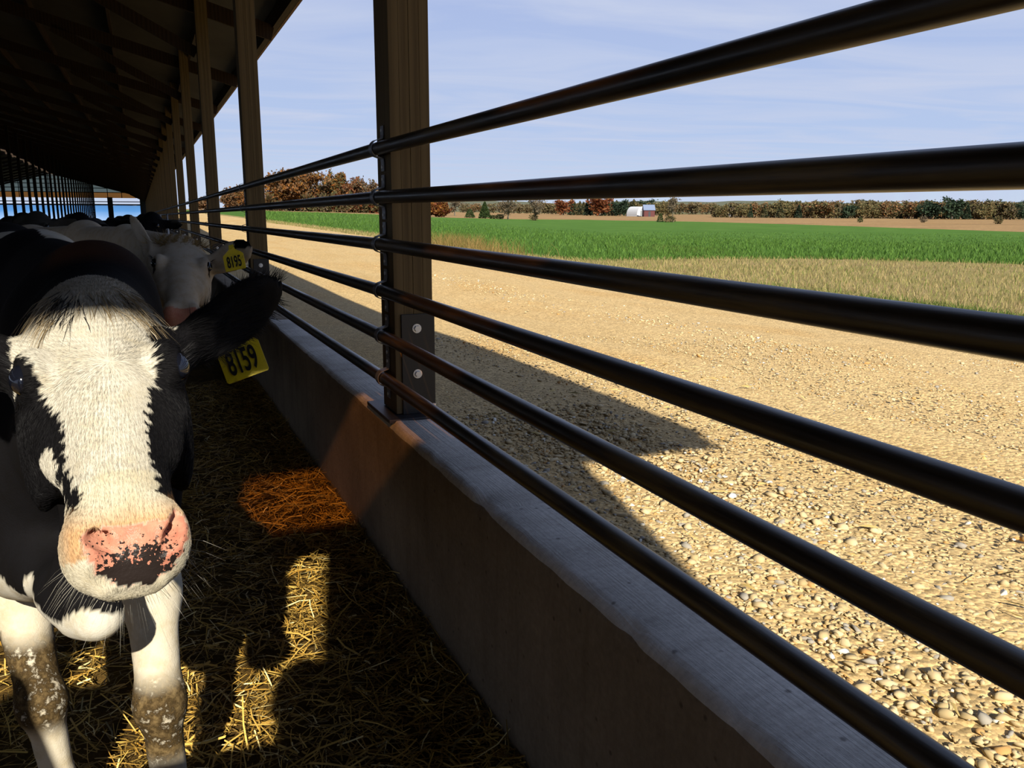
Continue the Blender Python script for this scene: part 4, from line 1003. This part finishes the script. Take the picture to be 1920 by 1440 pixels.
# ------------------------------------------------------------------ the near cow
def near_cow():
    E = at_depth(194, 714, 1.20); Mz = at_depth(242, 1030, 0.98)
    Hd = Head(E, Mz-E, cam_dir((.874, .109, -.47)))
    F = Field(axis(-1.05, .40, -.34, .26, .0052, .016), axis(.86, 4.05, .90, 1.62, .0052, .016), axis(-.02, 1.50, .86, 1.45, .0052, .014))
    Hd.carve(F)
    # ears
    er, et = Hd.w(-.12, .120, -.045), at_depth(520, 546, 1.60)
    e1 = Hd.ear(F, er, et, cam_dir((.25, 1, .15)), .118)
    er2 = Hd.w(-.12, -.120, -.045); Hd.ear(F, er2, at_depth(-150, 655, 1.27), cam_dir((-.1, 1, .2)), .115)
    # neck, trunk
    W = Hd.w
    F.chain([W(-.13, 0, -.10), np.array([-.115, 1.74, 1.20]), np.array([-.20, 2.20, 1.10])], [.105, .125, .20], .06)
    F.chain([W(-.20, 0, -.03), np.array([-.085, 1.72, 1.285]), np.array([-.235, 2.33, 1.27])], [.055, .070, .095], .06)
    F.chain([W(-.02, 0, -.16), np.array([-.125, 1.66, 1.02]), np.array([-.20, 2.05, .88])], [.075, .10, .19], .07)
    F.chain([np.array([-.12, 1.52, 1.0]), at_depth(152, 1085, 1.50), at_depth(186, 1155, 1.47)], [.034, .040, .042], .05)     # dewlap
    F.ell((-.20, 2.12, .90), (.235, .36, .33), None, .08)
    F.ell((-.40, 2.95, .88), (.36, .85, .37), np.array([[.99, .15, 0], [-.15, .99, 0], [0, 0, 1]]), .1)
    F.ell((-.55, 3.62, 1.06), (.28, .34, .27), None, .1)
    F.chain([np.array([-.25, 2.32, 1.26]), np.array([-.40, 3.0, 1.27]), np.array([-.52, 3.6, 1.27])], [.10, .10, .10], .08)
    for x in (-.78, -.30): F.ell((x, 3.40, 1.20), (.09, .12, .08), None, .08)
    F.chain([np.array([-.55, 3.92, 1.22]), np.array([-.57, 4.0, .95]), np.array([-.57, 4.01, .55])], [.035, .022, .018], .04)
    # brisket folds between the legs
    F.ell((-.20, 1.95, .74), (.15, .20, .13), None, .06)
    F.chain([at_depth(28, 1075, 1.78), at_depth(85, 1066, 1.64), at_depth(128, 1108, 1.54), at_depth(152, 1158, 1.50)], [.05, .042, .044, .034], .05)
    # fore legs: shoulder, elbow, knee, fetlock, hoof
    k1 = at_depth(300, 1318, 1.72); legs_fore(F, np.array([-.06, 2.0, .92]), at_depth(283, 1110, 1.78), k1, np.array([k1[0]+.01, k1[1]-.02, .13]), np.array([k1[0]+.015, k1[1]-.06, .02]), fr=.052)
    k2 = at_depth(78, 1318, 1.84); legs_fore(F, np.array([-.38, 2.14, .92]), at_depth(38, 1125, 1.92), k2, np.array([k2[0]+.02, k2[1]+.0, .13]), np.array([k2[0]+.03, k2[1]-.04, .02]), s=1.0, fr=.058)
    for x, y in ((-.40, 3.55), (-.74, 3.75)):
        F.chain([(x, y, .95), (x, y-.10, .66), (x+.0, y+.16, .45)], [.16, .12, .055], .05); F.chain([(x, y+.16, .45), (x, y+.10, .13), (x, y+.05, .02)], [.042, .035, .05], .03)
    F.ell((-.55, 3.40, .58), (.17, .22, .15), None, .06)
    V, Q = F.mesh()
    def surf(px, py):                          # the point of the skin seen there
        d = ray(px, py); q = V-np.array([0, 0, EYE]); t = q@d; r_ = np.linalg.norm(q-t[:, None]*d, axis=1); k = np.where((r_ < .006) & (t > .3))[0]; return np.array([0, 0, EYE])+d*t[k].min()
    for pts, rs in (([(163, 1002), (176, 1012), (196, 1020), (214, 1036)], [.004, .007, .008, .004]), ([(338, 962), (334, 985), (322, 1010), (304, 1036)], [.005, .0085, .0095, .005])):
        p = [surf(*q)+ray(*q)*.004 for q in pts]; deep = [q+Hd.A*-.022+Hd.U*-.004 for q in p]
        F.chain(p, rs, .005, mode='sub')
        for q, w_, r_ in zip(p[1:3], deep[1:3], rs[1:3]): F.cone(q, w_, r_, r_*.8, .005, mode='sub')
    V, Q = F.mesh(); a, l, u = Hd.loc(V)
    # ---- coat pattern, laid out over the face in head coordinates (along, across)
    def al(px, py, uu=.03):
        d = ray(px, py); o = np.array([0, 0, EYE]); t = ((Hd.E+Hd.U*uu-o)@Hd.U)/(d@Hd.U); q = Hd.loc(o+d*t); return q[0], q[1]
    P = lambda pts: np.array([al(*p) for p in pts])
    wob1 = .0025*np.sin(a*260+3*np.sin(l*190))+.002*np.sin(l*410+a*90)
    A_, L_ = a+wob1, l+.0028*np.sin(a*330+1)+.002*np.sin(a*710)
    blaze = P([(12, 590), (40, 540), (90, 500), (140, 478), (225, 478), (305, 525), (352, 578), (284, 573), (277, 610), (286, 650), (291, 700), (279, 730), (275, 790), (281, 850), (297, 900), (318, 935), (345, 958), (380, 960), (390, 1160), (90, 1160), (118, 1010), (140, 935), (148, 905), (131, 875), (118, 850), (119, 800), (108, 770), (86, 742), (62, 700), (30, 670), (-4, 662), (-30, 640), (-20, 600)])
    white = inpoly(A_, L_, blaze)
    cheek = np.array([(lambda q: (q[0], q[1]))(Hd.loc(surf(*p))) for p in [(58, 842), (68, 862), (75, 850), (84, 836), (94, 838), (103, 868), (114, 915), (127, 938), (140, 990)]]+[(.30, -.12), (.22, -.12), (.12, -.12)])
    white |= inpoly(A_, L_, cheek) & (l < -.02) & (u > -.035)
    white |= (a > .255) & (u > -.17)
    head = (np.abs(l) < .20) & (a > -.26) & (a < .40) & (np.abs(u) < .24)
    earm = (l > .116) & (a < -.02); earm2 = (l < -.116) & (a < -.02)
    white &= head & ~earm & ~earm2 & ((u > -.085) | (a > .2))
    x, y, z = V.T
    n1 = .03*np.sin(x*21+y*13)+.025*np.sin(y*31-z*17)
    body = ~head
    legw = body & (z < .70+n1) & (y < 2.05+n1*2)
    brw = body & (y < 1.98) & (z < .76+n1*1.2) & (x < -.02)
    strip = body & (np.abs(x+.245-(y-2.43)*-.40) < .05+n1*.4) & (y > 2.2) & (y < 2.75) & (z > 1.25)
    rear = body & (y > 2.9) & (z < .62+n1)
    patch = body & ((x+.2)**2/.06+(y-2.95)**2/.12+(z-1.0)**2/.05 < 1+n1*6)
    wh = white | legw | brw | strip | rear | patch
    c = np.where(wh[:, None], WHITE, BLACK)
    # a tan wash round the poll, faint cream stains
    c = np.where((white & (a < -.13))[:, None], c*(1-.35*np.clip((-.13-a)/.07, 0, 1)[:, None])+TAN*(.35*np.clip((-.13-a)/.07, 0, 1)[:, None]), c)
    hoof = body & (z < .075); c[hoof] = (.035, .03, .025)
    c = np.where((legw & (z < .66))[:, None], c*np.array([.97, .93, .86]), c)
    P_in = lambda aa, ll, p, q: (aa-p[0])/(q[0]-p[0])*(aa < q[0]+.02)
    mask = np.zeros((len(V), 3))
    sa = lambda pts: np.array([(lambda q: (q[1], q[0]-q[2]))(Hd.loc(surf(*p))) for p in pts])
    s_ = a-u
    nz = sa([(150, 1012), (158, 992), (185, 990), (240, 984), (300, 976), (330, 958), (348, 965), (354, 995), (346, 1034), (322, 1068), (285, 1096), (225, 1102), (188, 1082), (163, 1048)])
    nose = head & inpoly(l+.002*np.sin(s_*300), s_+.002*np.sin(l*260), nz) & (a > .2)
    t0, t1 = sa([(240, 984)])[0][1], sa([(240, 1088)])[0][1]; v_ = (s_-t0)/(t1-t0)
    mask[:, 0] = nose*1.0; mask[:, 1] = nose*np.clip(v_*1.5-.35, -.3, 1)*np.clip(1.25-np.abs(l-.008)/.055, 0, 1)
    stain = head & (a > .22) & ~nose & white; c = np.where(stain[:, None], c*np.array([.97, .95, .88]), c)
    t2 = sa([(240, 935)])[0][1]; fade = np.clip((s_-t2)/(t0-t2), 0, 1)*(v_ < .5)*np.clip((.080-np.abs(l))/.02, 0, 1)*head*(a > .2)*(u > -.12); fade = (fade*.75*~nose)[:, None]; c = c*(1-fade)+np.array([.66, .33, .11])*fade
    kd = np.clip(1-np.abs(z-.40)/.11, 0, 1)*(y < 2.1)*body
    mask[:, 2] = np.clip(kd*2.6, 0, 1)+np.clip((.16-z)/.08, 0, 1)*body*.6
    cow = raw_mesh('cow', V, Q, COW_SKIN, smooth=True, col=c); put_attr(cow, 'mask', mask)
    tag(cow, 'black and white cow nearest the camera, sunlit white face, yellow ear tag 8159', 'cow', 'cows in the barn')
    eyes(Hd, cow)
    # nostril linings
    # ---- hair
    N = vnormals(V, Q)
    cen = V[Q].mean(1); nn = N[Q].mean(1); ca, cl, cu = Hd.loc(cen)
    sel = (np.abs(cl) < .32) & (ca > -.26) & (ca < .40) & (np.abs(cu) < .26) & (~nose[Q[:, 0]]) & (nn@CF < .25)
    ids = np.where(sel)[0]; cl_e = np.minimum(np.linalg.norm(cen[ids]-Hd.w(.006, .099, .019), axis=1), np.linalg.norm(cen[ids]-Hd.w(.006, -.099, .019), axis=1)); ids = ids[cl_e > .026]; pick = rng.choice(ids, 170000); w4 = rng.dirichlet(np.ones(4), len(pick))
    root = (V[Q[pick]]*w4[:, :, None]).sum(1); n = nn[pick]; n /= np.linalg.norm(n, axis=1)[:, None]
    ra, rl, ru = Hd.loc(root)
    whorl = al(208, 692); va, vl = ra-whorl[0], rl-whorl[1]; rr = np.hypot(va, vl)+1e-6
    onear = np.abs(rl) > .13
    va2 = np.where(onear, -.3, va/rr+np.clip(ra*3, -.2, .7)); vl2 = np.where(onear, np.sign(rl), vl/rr*.9)
    dv = Hd.A*va2[:, None]+Hd.L*vl2[:, None]; dv -= n*(dv*n).sum(1)[:, None]; dv /= np.linalg.norm(dv, axis=1)[:, None]+1e-9
    d = dv+n*rng.uniform(.03, .16, len(n))[:, None]+rng.normal(0, .10, (len(n), 3)); d /= np.linalg.norm(d, axis=1)[:, None]
    cc = c[Q[pick, 0]]*rng.uniform(.82, 1.12, (len(pick), 1))
    ln = np.where(onear, rng.uniform(.012, .024, len(n)), rng.uniform(.003, .0065, len(n)))
    far_muz = ra > .22; ln = np.where(far_muz, ln*.7, ln)
    strands('short_coat_hair', root, d, ln, rng.uniform(.0003, .0006, len(n)), cc, cow, bendv=dv)['kind'] = 'stuff'
    # poll tuft falling over the forehead
    vi = np.where((a < -.135) & (a > -.235) & (np.abs(l) < .062) & (N@CF < .1) & (u > -.07))[0]; n = 1300; vi = rng.choice(vi, n); root = V[vi]-N[vi]*.003; la = l[vi]
    d = Hd.A*rng.uniform(.5, 1.0, n)[:, None]+Hd.L*(la*5+rng.normal(0, .25, n))[:, None]+N[vi]*rng.uniform(.02, .28, n)[:, None]; d /= np.linalg.norm(d, axis=1)[:, None]
    k = rng.random(n)[:, None]; cc = TAN*(.9+.6*k)*(1-.55*k)+WHITE*(.55*k); dk = (np.abs(la+.028) < .010) | (rng.random(n) < .06); cc[dk] = BLACK*2
    strands('poll_tuft', root, d, rng.uniform(.03, .085, n), rng.uniform(.0008, .0018, n), cc, cow, bendv=np.tile(Hd.A*.8-Hd.U*.5, (n, 1)))
    # whiskers and chin hair
    n = 170; q = rng.uniform(-1.0, 1.0, n); root = np.stack([Hd.w(.30-.06*k*k+rng.uniform(-.03, .02), .062*k, -.085-rng.uniform(0, .02)) for k in q]); d = Hd.L*(q*1.1)[:, None]+Hd.A*rng.uniform(-.1, .8, n)[:, None]-Hd.U*rng.uniform(.2, 1.0, n)[:, None]; d /= np.linalg.norm(d, axis=1)[:, None]
    strands('whisker', root, d, rng.uniform(.025, .085, n), rng.uniform(.0003, .0006, n), np.tile(WHITE*.9, (n, 1)), cow, bendv=np.tile(np.array([0, 0, -.5]), (n, 1)))['kind'] = 'stuff'
    # ear fringe
    d0, wv, nv = e1; n = 900; t = rng.uniform(.1, 1.0, n); sg = rng.choice([-1, 1], n); prof = np.sin(np.pi*np.clip(t*.9+.06, 0, 1))**.6
    L_e = np.linalg.norm(et-er); root = er+d0*(t*L_e*1.02)[:, None]+wv*(sg*prof*.052)[:, None]
    dd = d0*rng.uniform(.2, .9, n)[:, None]+wv*(sg*rng.uniform(.2, .8, n))[:, None]+nv*rng.uniform(-.3, .5, n)[:, None]; dd /= np.linalg.norm(dd, axis=1)[:, None]
    strands('ear_fringe', root, dd, rng.uniform(.015, .04, n), rng.uniform(.0007, .0014, n), np.tile(BLACK*1.3, (n, 1)), cow)
    # tag
    c0 = at_depth(453, 672, 1.64); ear_tag(cow, c0, cam_dir((.93, .36, -.18)), cam_dir((.25, -.95, .1)), .084, '8159')
    return cow
near_cow()

# ------------------------------------------------------------------ the other cows
def make_cow(label, Hd, wither, rump, coat, ears, hoofs=True, fine=.009, coarse=.022, tuft=None, scale=1.0):
    """a whole standing cow from the pose of its head and two points of its back line"""
    wither, rump = np.array(wither), np.array(rump); ax = unit((rump-wither)*np.array([1, 1, 0])); sx = np.array([ax[1], -ax[0], 0]); Z = np.array([0, 0, 1.0]); gz = wither[2]-1.38
    B = np.stack([sx, ax, Z]); base = np.array([wither[0], wither[1], gz]); L = np.linalg.norm((rump-wither)[:2])
    T = lambda s, f, z: base+sx*s+ax*f+Z*z
    allp = np.array([Hd.E-.45, Hd.E+.45, T(-.5, -.6, -.05), T(.5, -.6, 1.5), T(-.5, L+.6, -.05), T(.5, L+.6, 1.5), T(.5, L+.6, -.05)]); lo, hi = allp.min(0), allp.max(0)
    e0, e1 = Hd.E-.32, Hd.E+.32
    F = Field(*[axis(lo[i], hi[i], e0[i], e1[i], fine, coarse) for i in range(3)])
    Hd.carve(F)
    for root, tip, wide, wd in ears: Hd.ear(F, root, tip, wide, wd)
    F.chain([Hd.w(-.13, 0, -.10), (Hd.w(-.2, 0, -.12)+T(0, -.1, 1.05))/2, T(0, .15, 1.02)], [.11, .14, .24], .06)
    F.chain([Hd.w(-.20, 0, -.03), (Hd.w(-.2, 0, -.03)+T(0, .1, 1.31))/2+Z*.01, T(0, .1, 1.29)], [.055, .07, .09], .06)
    F.chain([Hd.w(-.02, 0, -.16), T(0, -.25, .95), T(0, 0, .80)], [.075, .11, .2], .07)
    F.ell(T(0, .05, .92), (.25, .36, .34), B, .08); F.ell(T(0, L*.52, .90), (.36, .80, .37), B, .1); F.ell(T(0, L, 1.06), (.28, .32, .27), B, .1)
    F.chain([T(0, .1, 1.30), T(0, L*.5, 1.26), T(0, L, 1.29)], [.085, .10, .10], .08)
    F.ell(T(0, .12, 1.345), (.045, .11, .05), B, .06)
    for s in (-.24, .24): F.ell(T(s, L*.86, 1.22), (.09, .12, .08), B, .08)
    F.chain([T(0, L+.28, 1.22), T(0, L+.36, .95), T(0, L+.36, .55)], [.035, .022, .018], .04)
    for s in (-.17, .17):
        F.chain([T(s, .05, .85), T(s*.95, -.02, .62), T(s*.95, -.06, .38)], [.11, .075, .05], .04); F.chain([T(s*.95, -.06, .38), T(s*.95, -.04, .13), T(s*.95, -.08, .02)], [.042, .036, .05], .02)
        F.chain([T(s, L, .95), T(s, L-.08, .66), T(s, L+.18, .46)], [.17, .12, .055], .05); F.chain([T(s, L+.18, .46), T(s, L+.12, .13), T(s, L+.07, .02)], [.042, .036, .05], .03)
    F.ell(T(0, L*.85, .58), (.16, .22, .15), B, .06)
    V, Q = F.mesh(); Vl = (V-base)@B.T
    c = coat(V, Vl, Hd); cow = raw_mesh('cow', V, Q, COW_SKIN, smooth=True, col=c); m = np.zeros((len(V), 3)); a, l, u = Hd.loc(V)
    m[:, 0] = ((a > .30) & (np.abs(l) < .07) & (u > -.11))*1.0; m[:, 1] = -.4*m[:, 0]; m[:, 2] = np.clip((.25-Vl[:, 2])/.1, 0, 1)*.8; put_attr(cow, 'mask', m)
    tag(cow, label, 'cow', 'cows in the barn'); eyes(Hd, cow)
    if tuft is not None:
        n = 500; la = rng.normal(0, .05, n); aa = rng.uniform(-.225, -.16, n); top = np.interp(aa, ST_A, ST_T); root = np.stack([Hd.w(p, q, t-.004) for p, q, t in zip(aa, la, top)])
        d = Hd.A*rng.uniform(-.4, .9, n)[:, None]+Hd.L*(la*6+rng.normal(0, .3, n))[:, None]+Hd.U*rng.uniform(.3, .8, n)[:, None]; d /= np.linalg.norm(d, axis=1)[:, None]
        strands('poll_tuft', root, d, rng.uniform(.04, .08, n), rng.uniform(.0015, .003, n), np.tile(tuft, (n, 1))*rng.uniform(.6, 1.2, (n, 1)), cow)
    return cow
def white_cow():
    E = at_depth(341, 503, 3.40); Hd = Head(E, cam_dir((.29, -.63, .72)), cam_dir((.93, -.03, -.37)))
    def coat(V, Vl, H):
        a, l, u = H.loc(V); c = np.tile(WHITE*np.array([.92, .86, .80]), (len(V), 1)); n = .04*np.sin(V[:, 0]*19+V[:, 2]*11)+.03*np.sin(V[:, 1]*23)
        c[(Vl[:, 1] > .9+n) & (Vl[:, 2] < 1.12+n) & (Vl[:, 1] < 1.5)] = BLACK
        up = np.stack(V)[:, 2]-H.E[2]; c[(l > .20) & (a < .05) & (up > .075+.25*(l-.22))] = BLACK
        for g in (-1, 1): c[((a-.01)**2+(l-.115*g)**2+(u-0)**2) < .026**2] = (.05, .035, .03)
        c[(a < -.15) & (np.abs(l) < .1) & (u > -.05) & (np.sin(l*150+a*40) > -.2)] = TAN*1.1
        return c
    er = [(Hd.w(-.10, .115, -.04), at_depth(468, 466, 3.45), cam_dir((.2, 1, .1)), .13), (Hd.w(-.12, -.105, -.04), at_depth(247, 408, 3.55), cam_dir((.7, .6, .1)), .055)]
    w = at_depth(178, 424, 4.5); cow = make_cow('white cow behind the nearer one, facing the camera in the shade, ear tag 8195', Hd, (w[0], w[1], w[2]), (w[0]-.75, w[1]+1.35, w[2]-.03), coat, er, tuft=TAN*1.3)
    ear_tag(cow, at_depth(439, 489, 3.36), cam_dir((.96, .22, -.1)), cam_dir((.18, -.97, .1)), .082, '8195')
    return cow
white_cow()
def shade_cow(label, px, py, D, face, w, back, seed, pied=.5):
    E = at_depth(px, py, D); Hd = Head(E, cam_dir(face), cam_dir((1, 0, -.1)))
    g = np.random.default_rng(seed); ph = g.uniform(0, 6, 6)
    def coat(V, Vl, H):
        k = np.sin(Vl[:, 0]*5+ph[0])+np.sin(Vl[:, 1]*3.7+ph[1])+np.sin(Vl[:, 2]*6+ph[2])+.5*np.sin(Vl[:, 1]*9+ph[3]); return np.where((k > pied)[:, None], WHITE*.07, BLACK)  # white patches nearly blackened: the deep barn shade is put into the coat
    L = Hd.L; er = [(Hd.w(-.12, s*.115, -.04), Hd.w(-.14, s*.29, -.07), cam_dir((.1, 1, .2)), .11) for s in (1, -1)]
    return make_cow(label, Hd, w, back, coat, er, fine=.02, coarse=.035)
def bg(label, px, py, D, px2, py2, D2, turn, seed, pied):
    w = at_depth(px2, py2, D2); b = w+np.array([turn[0], turn[1], 0]); return shade_cow(label, px, py, D, (turn[2], -.7, .7), w, b, seed, pied)
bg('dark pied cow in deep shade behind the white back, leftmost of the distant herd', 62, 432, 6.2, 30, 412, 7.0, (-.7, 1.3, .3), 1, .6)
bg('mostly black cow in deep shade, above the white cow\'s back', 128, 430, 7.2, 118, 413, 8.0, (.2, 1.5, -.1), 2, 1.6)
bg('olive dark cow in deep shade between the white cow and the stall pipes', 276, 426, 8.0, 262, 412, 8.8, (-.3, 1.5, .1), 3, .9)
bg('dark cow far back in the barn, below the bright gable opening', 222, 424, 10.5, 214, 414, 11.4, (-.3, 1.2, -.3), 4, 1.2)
# ------------------------------------------------------------------ the photographer and an added visitor, both unseen, who shade the straw
def person(name_label, X, Y, hgt, holding):
    s = hgt/1.78
    F = Field(axis(X-.5, X+.5, X-.2, X+.2, .012, .02), axis(Y-.3, Y+.45, Y-.2, Y+.4, .012, .02), axis(-.01, hgt+.04, 1.2, hgt+.03, .012, .02))
    Pt = lambda x, y, z: np.array([X+x*s, Y+y*s, z*s])
    F.ell(Pt(0, .0, 1.66), (.078*s, .098*s, .118*s), None, .03); F.ell(Pt(0, .05, 1.60), (.055*s, .06*s, .06*s), None, .03); F.cone(Pt(0, .10, 1.635), Pt(0, .108, 1.61), .010, .014, .015)
    F.cone(Pt(0, -.01, 1.56), Pt(0, -.02, 1.44), .058*s, .065*s, .04)
    for g in (-1, 1):
        F.cone(Pt(.04*g, -.03, 1.44), Pt(.17*g, -.03, 1.41), .06*s, .062*s, .05)
        F.ell(Pt(.078*g, 0, 1.65), (.012, .022, .034), None, .01)
        if holding:
            el, wr = Pt(.34*g, .04, 1.50), Pt(.075*g+.10, .08, 1.46)
        else: el, wr = Pt(.25*g, -.05, 1.13), Pt(.26*g, .05, .88)
        F.chain([Pt(.18*g, -.03, 1.41), el, wr], [.054*s, .043*s, .029*s], .03)
        d = unit(wr-el); F.cone(wr, wr+d*.06, .030*s, .036*s, .02)
        sd = np.array([1.0, 0, 0]); 
        for i, q in enumerate((-.024, -.008, .008, .024)): F.chain([wr+d*.07+np.cross(d, sd)*q, wr+d*(.11+.01*(i in (1, 2)))+np.cross(d, sd)*q, wr+d*(.125)+np.cross(d, sd)*q-sd*g*.03], [.010, .009, .008], .008)
        F.chain([wr+d*.02-sd*g*.02, wr+d*.06-sd*g*.05, wr+d*.09-sd*g*.055], [.012, .011, .009], .01)
        F.chain([Pt(.095*g, 0, .92), Pt(.10*g, .02, .50), Pt(.10*g, -.02, .09)], [.095*s, .062*s, .042*s], .04)
        F.chain([Pt(.10*g, -.03, .05), Pt(.115*g, .17, .035)], [.045*s, .036*s], .03)
    F.chain([Pt(0, -.02, 1.36), Pt(0, 0, 1.12), Pt(0, 0, .95)], [.135*s, .125*s, .135*s], .06)
    F.ell(Pt(0, -.01, 1.25), (.18*s, .11*s, .2*s), None, .06); F.ell(Pt(0, 0, .95), (.165*s, .11*s, .12*s), None, .06)
    V, Q = F.mesh(); z = V[:, 2]/s; c = np.tile(np.array([.10, .11, .16]), (len(V), 1)); c[z > 1.46] = (.50, .30, .21); c[z < .96] = (.05, .07, .13); c[z < .10] = (.03, .025, .02)
    hand = np.zeros(len(V), bool)
    for g in (-1, 1):
        wr = Pt(.075*g+.10, .08, 1.46) if holding else Pt(.26*g, .05, .88); hand |= np.linalg.norm(V-wr-np.array([0, .0, .03 if holding else -.06]), axis=1) < .10
    c[hand] = (.50, .30, .21)
    o = raw_mesh('person', V, Q, mat_tint('clothing_and_skin', .8, .2), smooth=True, col=c); tag(o, name_label, 'person', 'people behind the camera')
    # cap of hair
    v, f = ico(3); k = v[:, 2] > -.15; v = v*np.array([.088, .108, .125])*s+Pt(0, -.012, 1.672); m = MB(); m.add(v, [q for q in f.tolist() if k[q].all()]); m.build('hair', plain('brown_hair', (.05, .03, .02), .7), o, smooth=True)
    for g in (-1, 1):
        m = MB(); m.add(ico(2)[0]*.012*s+Pt(.03*g, .088, 1.665), ico(2)[1].tolist()); m.build('eye', plain('eye_white', (.5, .5, .48), .3), o, smooth=True)
    return o
person('person in dark jacket behind the camera, hands raised, casting the rounded shadow on the straw', -0.22, -.33, 1.87, True)
person('unseen person in dark jacket added at the left beside the camera to shade the foreleg', -.88, .33, 1.84, False)  # added figure, stands there only to shade the left foreleg and straw
